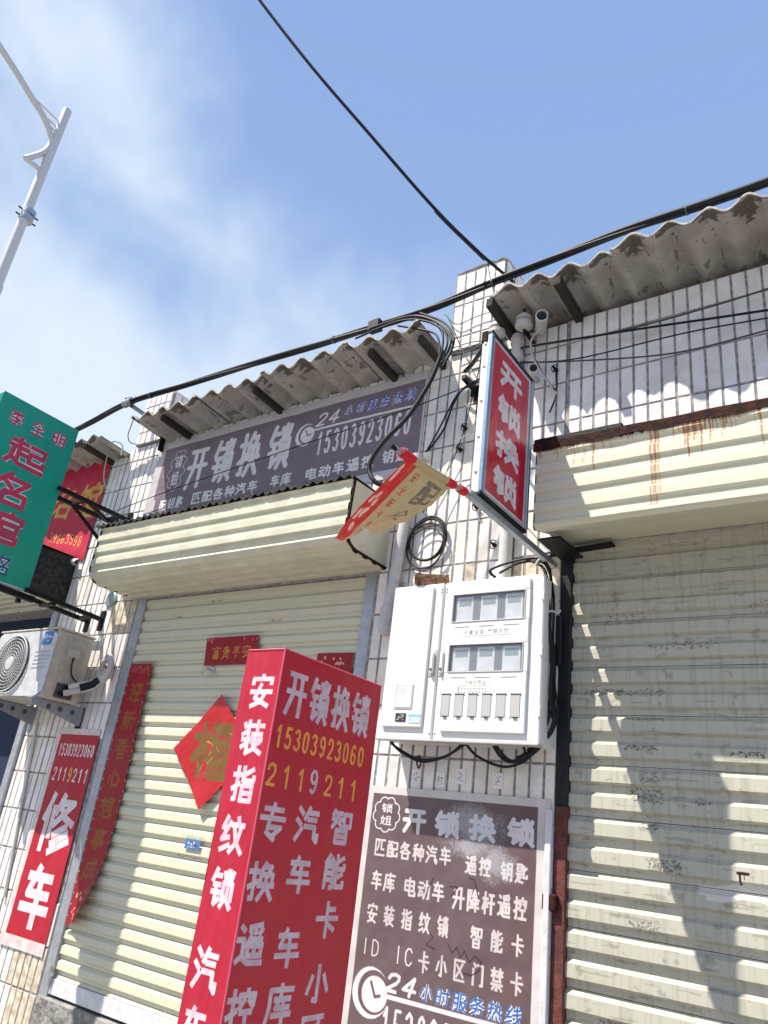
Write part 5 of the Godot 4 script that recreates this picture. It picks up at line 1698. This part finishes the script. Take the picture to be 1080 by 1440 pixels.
# ---------------------------------------------------------------- pennant on its pole
func build_flag() -> void:
	var X := -1.424
	var tip := atx(556, 631, X)
	var t := thing("pennant", "torn yellow and red pennant hanging from a thin pole", "flag", Vector3(X, 2.7, 1.2))
	obj("pole", tube([Vector3(X, 2.724, 0.85), tip], 0.012, 10), M.galvanised, t)
	obj("pole_tip", tube([tip, tip + Vector3(0, 0, 0.03)], 0.009, 10), M.dark_iron, t)
	var red := Color(0.80, 0.13, 0.17)
	var tan_ := Color(0.73, 0.69, 0.55)
	var pg := page(0.5, 0.5, 620, tan_)
	area(pg, 0, 0, 0.12, 0.5, red)
	area(pg, 0, 0.42, 0.12, 0.08, red)
	for k in 14:
		disc(pg, 0.02 + rng.randf() * 0.05, rng.randf() * 0.5, 0.012, Color(0.92, 0.75, 0.75), 2.0)
	for k in 6:
		sign_char(pg, ["安", "全", "配", "卡", "务", "全"][k], 0.155, 0.03 + 0.072 * k, 0.045, 0.05, Color(0.72, 0.22, 0.16), 0.05, true)
	sign_char(pg, "配", 0.29, 0.02, 0.17, 0.16, Color(0.44, 0.41, 0.40), 0.06)
	sign_char(pg, "全", 0.29, 0.22, 0.15, 0.13, Color(0.46, 0.43, 0.42), 0.06)
	for k in 14:
		disc(pg, rng.randf_range(0.22, 0.42), rng.randf_range(0.2, 0.4), 0.012, Color(0.76, 0.52, 0.32) if k % 2 else tan_)
	weather(pg, 107, Color(0.70, 0.60, 0.42), 0.4, 0.02)
	var a := atx(574, 643, X)
	var b := atx(634, 684, X)
	var d := at(471, 757, 1.30)
	var c := at(524, 746, 1.12)
	var nz := FastNoiseLite.new()
	nz.seed = 55
	nz.frequency = 1.0
	var skin := print_of(pg, 0.55)
	skin.backlight_enabled = true
	skin.backlight = Color(0.25, 0.22, 0.16)
	obj("cloth", sheet(20, 26, func(u: float, v: float):
		var p := a.lerp(b, u).lerp(d.lerp(c, u), v)
		var sag := 0.018 * sin(u * 7.0 + v * 3.0) * v + 0.012 * nz.get_noise_2d(u * 5.0, v * 5.0) * v
		p += Vector3(-0.03 * sin(v * PI), -0.02 * sin(v * PI), 0.0) * (1.0 - u) + Vector3(0.02, -0.035, -0.01) * sin(v * PI) * u
		if u > 0.9:
			p += Vector3(0, 0.012 * nz.get_noise_1d(v * 19.0), 0)
		return p + Vector3(sag, sag * 0.6, sag)), skin, t)
	for q in [[0.06, 0.2], [0.62, 0.72], [0.8, 0.88]]:
		obj("red_sleeve", tube([tip.lerp(Vector3(X, 2.724, 0.85), q[0]), tip.lerp(Vector3(X, 2.724, 0.85), q[1])], 0.0185, 10), plain(red, 0.7), t)
	obj("sleeve", tube([tip.lerp(Vector3(X, 2.724, 0.85), 0.19), tip.lerp(Vector3(X, 2.724, 0.85), 0.63)], 0.0165, 10), plain(Color(0.72, 0.66, 0.5), 0.8), t)


# ---------------------------------------------------------------- cables
func run(called: String, label: String, pts: Array, r: float, m: Material, category := "cable", group := "", sides := 7) -> MeshInstance3D:
	var o := obj(called, tube(pts, r, sides), m)
	tag(o, label, category, group)
	return o


func pick(list: Array, z0: float, z1 := INF) -> Array:
	var out := []
	for k in list.size():
		var f := float(k) / (list.size() - 1)
		var z: float = list[k][2] if list[k].size() > 2 else (z0 if z1 == INF else lerpf(z0, z1, f))
		out.append(at(list[k][0], list[k][1], z))
	return out


func build_cables() -> void:
	# the overhead bundle along the eaves
	var t := thing("overhead_cable", "thick black cable bundle strung along above the corrugated eaves", "cable", at(530, 459, 0.25))
	var way := [[-60, 676], [100, 607], [178, 568], [262, 541], [400, 499], [530, 459], [610, 432], [700, 395], [860, 332], [980, 291], [1080, 255], [1300, 172]]
	var spine := []
	for q in way:
		spine.append(at(q[0], q[1], 0.25))
	spine = smooth_path(spine, 14)
	for k in 3:
		var pts := []
		var gone := 0.0
		for i in spine.size():
			if i > 0:
				gone += (spine[i] as Vector3).distance_to(spine[i - 1])
			var g := TAU * (gone / 3.4 + k / 3.0) + 0.6 * sin(gone * 1.1)
			pts.append(spine[i] + Vector3(0, cos(g), sin(g)) * [0.010, 0.014, 0.013][k])
		obj("strand", tube(pts, [0.016, 0.011, 0.011][k], 8, false), M.cable, t)
	for f in [0.22, 0.41, 0.63, 0.8]:
		var i := int(f * spine.size())
		obj("tie_band", tube([spine[i], spine[i].lerp(spine[i + 1], 0.3)], 0.026, 8, false), M.wire_grey, t)
	# arm and clamp at the left pier
	var c := at(180, 567, 0.25)
	var arm := thing("cable_bracket", "pale steel arm holding the black bundle at the left tiled pier", "bracket", c)
	bar("arm", c, Vector3(-5.0, 4.36, 0.03), 0.028, 0.028, M.galvanised, arm)
	obj("clamp", tube([c + Vector3(-0.05, 0, 0), c + Vector3(0.05, 0.01, 0)], 0.034, 10), M.galvanised, arm)
	obj("tie_wire", tube([c, c + Vector3(0.03, -0.05, 0.03), c + Vector3(0.06, -0.03, 0.0), c + Vector3(0.02, 0.05, -0.01), c + Vector3(-0.06, 0.06, 0.0)], 0.008, 6), M.wire_grey, arm)
	bar("bolt", c + Vector3(0.03, -0.04, -0.02), c + Vector3(0.06, 0.06, -0.02), 0.012, 0.012, M.dark_iron, arm)
	var j := at(529, 459, 0.265)
	var box := thing("junction_clamp", "small black splice box hung on the overhead bundle", "junction box", j)
	block("box", j - Vector3(0.045, 0.045, 0.02), j + Vector3(0.045, 0.035, 0.035), M.cable, box, 0.006)
	block("lid_clip", j + Vector3(-0.02, 0.035, -0.01), j + Vector3(0.02, 0.05, 0.02), M.wire_grey, box, 0.004)
	# the line that crosses the sky
	t = thing("service_line", "single black line rising steeply into the sky from the tiled pier", "cable", at(722, 398, 0.1))
	var from := at(724, 398, 0.06)
	var sky_way := [[660, 343], [600, 281], [520, 189], [440, 96], [365, 0], [300, -90]]
	var pts2 := [from]
	for k in sky_way.size():
		pts2.append(at(sky_way[k][0], sky_way[k][1], lerpf(0.06, 1.75, (k + 1.0) / sky_way.size())))
	pts2.append(pts2[pts2.size() - 1] + (pts2[pts2.size() - 1] - pts2[pts2.size() - 2]) * 3.0)
	obj("strand", tube(pts2, 0.010, 7), M.cable, t)
	obj("wrapped_end", tube(pick([[682, 364], [634, 318], [612, 295]], 0.18, 0.42), 0.014, 7), M.cable, t)
	obj("tail", tube(pick([[686, 369, 0.15], [689, 388, 0.08], [694, 410, 0.05]], 0.1), 0.003, 5), M.cable, t)
	obj("tie_wire", tube(pick([[724, 400], [712, 388], [706, 392], [718, 404], [728, 384]], 0.06, 0.1), 0.004, 5), M.wire_grey, t)
	# thin lines across the right wall
	var lines := [[[700, 500], [740, 489], [810, 477], [891, 461], [1000, 431], [1080, 406], [1200, 366]], [[690, 498], [740, 488], [897, 463], [1000, 448], [1080, 436], [1200, 418]], [[700, 512], [746, 510], [819, 503], [960, 469], [1080, 447], [1200, 424]], [[700, 506], [740, 509], [803, 508], [945, 497], [1080, 464], [1200, 430]]]
	var says := ["topmost thin wire sagging across the tiles of right shop", "double twisted black wire across the tiles of right shop", "third thin wire across the tiles above rust streaked hood", "lowest thin wire across the tiles above rust streaked hood"]
	for k in 4:
		run("wall_wire", says[k], pick(lines[k], 0.06), [0.005, 0.0065, 0.004, 0.0045][k], [M.wire_grey, M.cable, M.cable, M.wire_grey][k], "wire", "thin wires on right wall")
	run("camera_lead", "pale lead curling down from the upper bullet camera", pick([[764, 455, 0.2], [757, 466, 0.15], [748, 476, 0.08], [747, 492, 0.075], [753, 510, 0.08], [766, 530, 0.07], [782, 553, 0.04], [784, 562, 0.03]], 0.1), 0.006, M.wire_pale, "wire")
	run("loose_lead", "black loose wire end dangling on the tiles beside camera lead", pick([[752, 505], [768, 532], [782, 548], [782, 527], [783, 522]], 0.05), 0.005, M.cable, "wire")
	run("loose_lead", "short black wire tail below the dangling loop on tiles", pick([[783, 555], [778, 568], [773, 580]], 0.04), 0.005, M.cable, "wire")
	# the loops at the end of the left roof
	t = thing("cable_loop", "fan of black cables looping over the left corrugated roof end", "cable", at(620, 480, 0.3))
	var bends := [[[500, 476], [560, 452], [600, 452], [626, 468], [628, 488], [618, 506]], [[520, 462], [575, 445], [612, 452], [633, 474], [630, 494], [618, 508]], [[540, 456], [585, 444], [620, 456], [637, 478], [632, 498], [618, 512]], [[585, 446], [608, 452], [622, 468], [622, 490], [617, 510]], [[590, 440], [622, 452], [637, 470], [636, 490], [622, 516]], [[560, 458], [604, 466], [616, 476], [618, 500], [612, 520]]]
	for k in bends.size():
		obj("strand", tube(pick(bends[k], 0.34, 0.37), 0.007, 6), M.cable, t)
	obj("drop_lead", tube(pick([[620, 500, 0.37], [604, 538, 0.38], [575, 584, 0.40], [545, 615, 0.42], [526, 640, 0.43], [519, 660, 0.43], [526, 676, 0.43], [540, 684, 0.40]], 0.4), 0.013, 8), M.cable, t)
	run("taped_lead", "short taped black lead from the light box corner to tiles", pick([[690, 476, 0.5], [674, 498, 0.25], [664, 512, 0.1], [654, 522, 0.03]], 0.1), 0.013, M.cable, "cable")
	run("taped_lead", "black lead swooping from the light box down to purple banner", pick([[688, 528, 0.4], [668, 536, 0.2], [650, 548, 0.06], [636, 572, 0.04], [624, 604, 0.035], [602, 634, 0.03]], 0.1), 0.006, M.cable, "cable")
	run("taped_lead", "thinner black lead hugging the swooping one beside purple banner", pick([[688, 531, 0.4], [664, 541, 0.15], [645, 553, 0.05], [631, 576, 0.035], [616, 606, 0.03], [599, 636, 0.03]], 0.1), 0.005, M.cable, "cable")
	run("long_wire", "thin wire drawn straight across the purple banner", pick([[120, 735], [230, 693], [400, 634], [560, 580], [640, 550], [688, 530]], 0.05, 0.12), 0.0035, M.cable, "wire")
	run("hanging_wire", "thin black wire slanting down the tiles to the coiled cable", pick([[682, 480, 0.3], [664, 560, 0.06], [640, 640, 0.04], [594, 722, 0.04]], 0.1), 0.003, M.cable, "wire")
	run("hanging_wire", "pale thin wire slanting from the light box to the pennant pole", pick([[688, 572, 0.4], [665, 606, 0.2], [640, 628, 0.1], [612, 720, 0.05]], 0.1), 0.003, M.wire_pale, "wire")
	for k in 3:
		run("pier_wire", ["upper thin grey wire twisting round the tall tiled pier", "middle thin grey wire twisting round the tall tiled pier", "lower thin grey wire twisting round the tall tiled pier"][k], pick([[[626, 442], [642, 456], [668, 446], [694, 437]], [[630, 446], [640, 470], [652, 496], [662, 512]], [[636, 490], [660, 482], [680, 480], [664, 492], [640, 498]]][k], 0.06), 0.0032, M.wire_grey, "wire", "thin wires on tall pier")
	# coil on the wall
	t = thing("cable_coil", "coil of spare black cable hung on the tiles above meter cabinet", "cable coil", at(602, 758, 0.03))
	var mid := at(601, 757, 0.03)
	for k in 4:
		var ring := []
		var r: float = [0.118, 0.112, 0.122, 0.115][k]
		for g in 25:
			var a := TAU * g / 24.0
			ring.append(mid + Vector3(r * cos(a) * 1.02, r * sin(a) * 1.1 - [0.0, 0.006, 0.045, 0.07][k], 0.004 * k + 0.006 * sin(a * 2 + k)))
		obj("loop", tube(ring, [0.008, 0.007, 0.0045, 0.0035][k], 6), M.cable, t)
	obj("hook", tube([mid + Vector3(0, 0.12, -0.03), mid + Vector3(0, 0.125, 0.02), mid + Vector3(0, 0.14, 0.025)], 0.005, 6), M.steel, t)
	# leads of the meter cabinet
	t = thing("meter_leads", "bunch of black leads looping over the cabinet and down its right side", "cable", Vector3(-1.37, 2.3, 0.08))
	obj("strand", tube(pick([[697, 812, 0.14], [690, 806, 0.16], [692, 800, 0.16], [720, 790, 0.14], [750, 785, 0.12], [768, 792, 0.10], [775, 815, 0.10], [774, 860, 0.10], [772, 920, 0.10], [768, 970, 0.10], [772, 1005, 0.10], [762, 1032, 0.10], [742, 1056, 0.09]], 0.1), 0.007, 6), M.cable, t)
	obj("strand", tube(pick([[702, 806, 0.15], [730, 792, 0.13], [760, 790, 0.11], [772, 805, 0.09], [779, 840, 0.09], [778, 900, 0.08], [780, 960, 0.08], [784, 1000, 0.08], [776, 1030, 0.08], [752, 1056, 0.08]], 0.1), 0.006, 6), M.cable, t)
	obj("strand", tube(pick([[740, 786, 0.12], [765, 800, 0.12], [771, 840, 0.12], [773, 880, 0.12], [776, 930, 0.11], [774, 980, 0.11], [779, 1010, 0.11], [768, 1040, 0.09], [745, 1060, 0.07]], 0.1), 0.008, 6), M.cable, t)
	obj("ribbed_hose", tube(pick([[776, 905, 0.06], [778, 940, 0.06], [777, 985, 0.06], [780, 1010, 0.06]], 0.06), 0.014, 8), M.cable, t)
	obj("white_tie", tube(pick([[771, 861, 0.125], [776, 859, 0.12], [784, 862, 0.11], [788, 858, 0.1]], 0.12), 0.006, 6), M.wire_pale, t)
	obj("white_tie", tube(pick([[753, 796, 0.14], [757, 788, 0.14], [765, 783, 0.12], [773, 780, 0.08]], 0.12), 0.005, 6), M.wire_pale, t)
	block("switch_box", at(785, 885, 0.01) + Vector3(-0.035, 0.06, 0), at(785, 905, 0.045) + Vector3(0.012, -0.10, 0), M.black_paint, t, 0.005)
	t = thing("lower_leads", "black leads drooping underneath the white meter cabinet", "cable", at(650, 1060, 0.06))
	for l in [[[547, 1038, 0.12], [556, 1050, 0.09], [590, 1068, 0.06], [625, 1064, 0.06], [655, 1046, 0.10]], [[549, 1040, 0.12], [562, 1056, 0.09], [594, 1071, 0.055], [630, 1062, 0.06], [652, 1044, 0.10]], [[655, 1046, 0.10], [672, 1064, 0.06], [706, 1078, 0.06], [734, 1072, 0.07], [752, 1056, 0.08], [770, 1032, 0.08]], [[693, 1047, 0.12], [704, 1064, 0.08], [720, 1072, 0.07], [742, 1062, 0.07]], [[697, 1047, 0.12], [708, 1062, 0.09], [722, 1070, 0.08], [744, 1060, 0.08]], [[736, 1050, 0.12], [738, 1058, 0.10], [732, 1066, 0.08]]]:
		obj("strand", tube(pick(l, 0.08), 0.0065, 6), M.cable, t)
	obj("hanger_ring", tube(pick([[588, 1062], [586, 1072], [589, 1080], [592, 1072], [590, 1062]], 0.05), 0.004, 6), M.cable, t)
	obj("sleeve", tube(pick([[728, 1068], [745, 1060], [757, 1050]], 0.085), 0.015, 8), M.cable, t)
	# bits of wire by the left pier
	run("hook_wire", "white bent wire loop hanging by the red cloth banner", pick([[170, 640], [172, 626], [158, 622], [150, 645], [146, 672], [152, 690], [170, 692]], 0.12), 0.005, M.wire_pale, "wire")
	run("hook_wire", "kinked thin grey wire hanging from the left cable arm", pick([[188, 588, 0.2], [184, 600, 0.18], [180, 612, 0.15], [183, 622, 0.1], [194, 625, 0.08]], 0.2), 0.004, M.wire_grey, "wire")


# ---------------------------------------------------------------- street lamp
func build_street_lamp() -> void:
	var top := Vector3(-7.55, 8.95, 0.67)
	var t := thing("street_lamp", "tall pale grey street lamp pole with a curved bracket arm", "street lamp", Vector3(top.x, 0, top.z))
	obj("pole", tube([Vector3(top.x, 0.0, top.z), Vector3(top.x, 6.3, top.z)], 0.082, 14, false, 0.066), M.lamp_paint, t)
	obj("pole", tube([Vector3(top.x, 6.3, top.z), top], 0.054, 14, false, 0.052), M.lamp_paint, t)
	obj("base_plate", turned([Vector2(0.2, 0.0), Vector2(0.2, 0.03), Vector2(0.12, 0.05), Vector2(0.0, 0.05)], Vector3(top.x, 0.005, top.z), Vector3.UP, 16), M.lamp_paint, t)
	var x := top.x
	var pts := []
	for q in [[0, 66], [22, 100], [45, 138], [60, 162], [70, 185], [71, 203], [60, 215], [36, 223]]:
		pts.append(atx(q[0], q[1], x))
	var out: Vector3 = pts[0] + (pts[0] - pts[1]) * 4.0
	pts.insert(0, out)
	var arm := obj("curved_arm", tube(pts, 0.035, 10), M.lamp_paint, t)
	obj("arm_foot", tube([atx(36, 223, x), atx(60, 241, x)], 0.028, 8), M.lamp_paint, t)
	for q in [[[48, 138], [86, 174]], [[66, 166], [83, 182]], [[70, 177], [81, 188]]]:
		obj("stay_rod", tube([atx(q[0][0], q[0][1], x), atx(q[1][0], q[1][1], x)], 0.012, 6), M.lamp_paint, t)
	var head := obj("lamp_head", turned([Vector2(0, 0), Vector2(0.09, 0.03), Vector2(0.14, 0.25), Vector2(0.13, 0.6), Vector2(0.05, 0.75), Vector2(0, 0.76)], out, (out - pts[1]), 14), M.lamp_paint, t)
	for y in [[40, 300], [36, 308]]:
		var c := atx(y[0], y[1], x)
		obj("clamp_band", tube([c + Vector3(0, 0.03, 0), c + Vector3(0, -0.03, 0)], 0.078, 14, false), M.steel, t)
		bar("clamp_bolt", c + Vector3(0, 0, -0.12), c + Vector3(0, 0, 0.12), 0.015, 0.015, M.dark_iron, t)


# ---------------------------------------------------------------- small things
func build_small_things() -> void:
	var b := sheet_brick()
	var o := obj("broken_brick", b, M.brick, null, Transform3D(Basis.from_euler(Vector3(0.02, 0.5, 0.03)), Vector3(-2.06, 2.655, 0.10)))
	tag(o, "broken brown brick lying on top of the white meter cabinet", "brick")
	# anchors and stray fixings on the tiles
	var pins := [[672, 715, "rusty wall anchor with a wire twist above the meter cabinet"], [697, 768, "small dark wall anchor left of the white riser"], [656, 604, "dark anchor bolt on tiles between banner and light box"], [649, 634, "lower dark anchor bolt between banner and light box"], [783, 522, "black nail head on the tiles of the right shop"]]
	for p in pins:
		var c := at(p[0], p[1], 0.0)
		var t := thing("wall_anchor", p[2], "anchor", c, "anchors in the tiles")
		obj("bolt", turned([Vector2(0.012, 0.0), Vector2(0.012, 0.02), Vector2(0.007, 0.022), Vector2(0.007, 0.05), Vector2(0.0, 0.05)], c, Vector3(0, 0, 1), 10), M.dark_iron, t)
		obj("wire_twist", tube([c + Vector3(0, 0, 0.03), c + Vector3(0.02, 0.015, 0.035), c + Vector3(-0.015, 0.02, 0.03), c + Vector3(-0.01, -0.02, 0.035), c + Vector3(0.015, -0.03, 0.03)], 0.003, 5), M.wire_grey, t)
	# the steel bracket left on the wall beside the light box
	var c2 := at(668, 548, 0.02)
	var t2 := thing("old_bracket", "short black steel bracket with rust run beside the red light box", "bracket", c2)
	block("plate", c2 + Vector3(-0.03, -0.04, -0.018), c2 + Vector3(0.04, 0.03, 0.0), M.dark_iron, t2, 0.003)
	bar("stub", c2, c2 + Vector3(0, 0.005, 0.14), 0.03, 0.03, M.dark_iron, t2)
	block("rust_run", c2 + Vector3(-0.012, -0.16, -0.019), c2 + Vector3(0.018, -0.04, -0.0115), M.rust, t2, 0.001)
	# stamped advertisements on the tiles under the cabinet
	var says := ["smudged black stamp on tile under the left cabinet door", "blurred square black stamp on tile under cabinet", "black brush smear on tile above the brown poster", "faint smear on tile under right cabinet corner"]
	var spots := [[585, 1092], [619, 1097], [648, 1092], [700, 1098]]
	for k in 4:
		var pg := page(0.05, 0.07, 700, Color(0.90, 0.89, 0.885))
		for n in 24:
			area(pg, rng.randf_range(0.008, 0.036), rng.randf_range(0.01, 0.055), rng.randf_range(0.002, 0.008), 0.003, Color(0.22, 0.21, 0.22).lerp(Color(0.7, 0.69, 0.69), rng.randf() * (0.4 + 0.2 * k)))
		weather(pg, 200 + k, Color(0.90, 0.89, 0.885), 0.3, 0.05)
		var q := at(spots[k][0], spots[k][1], 0.0115)
		var o2 := obj("ad_stamp", face(q + Vector3(-0.025, 0.035, 0), Vector3(0.05, 0, 0), Vector3(0, -0.07, 0)), print_of(pg, 0.4))
		tag(o2, says[k], "stamp", "stamps on tiles")
	# round plate and flap under the hood end, thin conduit by the blue doorway
	var rp := at(157, 843, 0.012)
	var disc_plate := obj("wall_plate", turned([Vector2(0.062, 0.0), Vector2(0.062, 0.008), Vector2(0.05, 0.014), Vector2(0.0, 0.015)], rp, Vector3(0, 0, 1), 24), M.galvanised)
	tag(disc_plate, "round grey metal plate on the tiles under the cream hood end", "plate")
	var cd := thing("conduit", "thin pale conduit climbing the tiles beside the dark blue doorway", "conduit", at(20, 1200, 0.02))
	obj("pipe", tube([at(52, 1016, 0.02), at(6, 1262, 0.02)], 0.011, 8), M.pvc, cd)
	obj("clip", tube([at(31, 1126, 0.02) + Vector3(0, 0.012, 0), at(31, 1126, 0.02) - Vector3(0, 0.012, 0)], 0.015, 8), M.steel, cd)
	# white channel beside the poster
	var ch := obj("trim_strip", cbox(0.03, 1.6, 0.022, 0.004), M.white_bar, null, move(-1.405, 0.80, 0.02))
	tag(ch, "white plastic trim strip between brown poster and rusty rail", "trim")
	# shutter hook
	var h := at(292, 945, 0.0)
	var hk := thing("shutter_hook", "small steel pull hook below the four character paper strip", "hook", h)
	obj("hook", tube([h + Vector3(0.03, 0.012, -0.01), h + Vector3(0.02, 0.012, 0.03), h + Vector3(-0.01, 0.0, 0.034), h + Vector3(-0.025, -0.022, 0.03)], 0.006, 6), M.steel, hk)
	block("hook_plate", h + Vector3(0.01, -0.006, -0.012), h + Vector3(0.05, 0.03, -0.004), M.steel, hk, 0.002)


func sheet_brick() -> ArrayMesh:
	var st := SurfaceTool.new()
	st.begin(Mesh.PRIMITIVE_TRIANGLES)
	st.set_smooth_group(-1)
	var nz := FastNoiseLite.new()
	nz.seed = 15
	nz.frequency = 9.0
	var n := 9
	var f := func(p: Vector3) -> Vector3:
		var rag := clampf((-p.x - 0.05) / 0.05, 0.0, 1.0)
		return p + Vector3(nz.get_noise_3dv(p * 1.3) * 0.05 * rag, nz.get_noise_3dv(p + Vector3(3, 0, 0)) * (0.006 + 0.02 * rag), nz.get_noise_3dv(p + Vector3(0, 5, 0)) * (0.004 + 0.02 * rag))
	var half := Vector3(0.085, 0.036, 0.055)
	for axis in 3:
		var u := (axis + 1) % 3
		var v := (axis + 2) % 3
		for s in [-1.0, 1.0]:
			for i in n:
				for j in n:
					var q := []
					for e in [[0, 0], [1, 0], [1, 1], [0, 1]]:
						var p := Vector3()
						p[axis] = s * half[axis]
						p[u] = (2.0 * (i + e[0]) / n - 1.0) * half[u]
						p[v] = (2.0 * (j + e[1]) / n - 1.0) * half[v]
						q.append(f.call(p))
					quad(st, q[0], q[1], q[2], q[3], Vector3.ZERO)
	st.generate_normals()
	return st.commit()
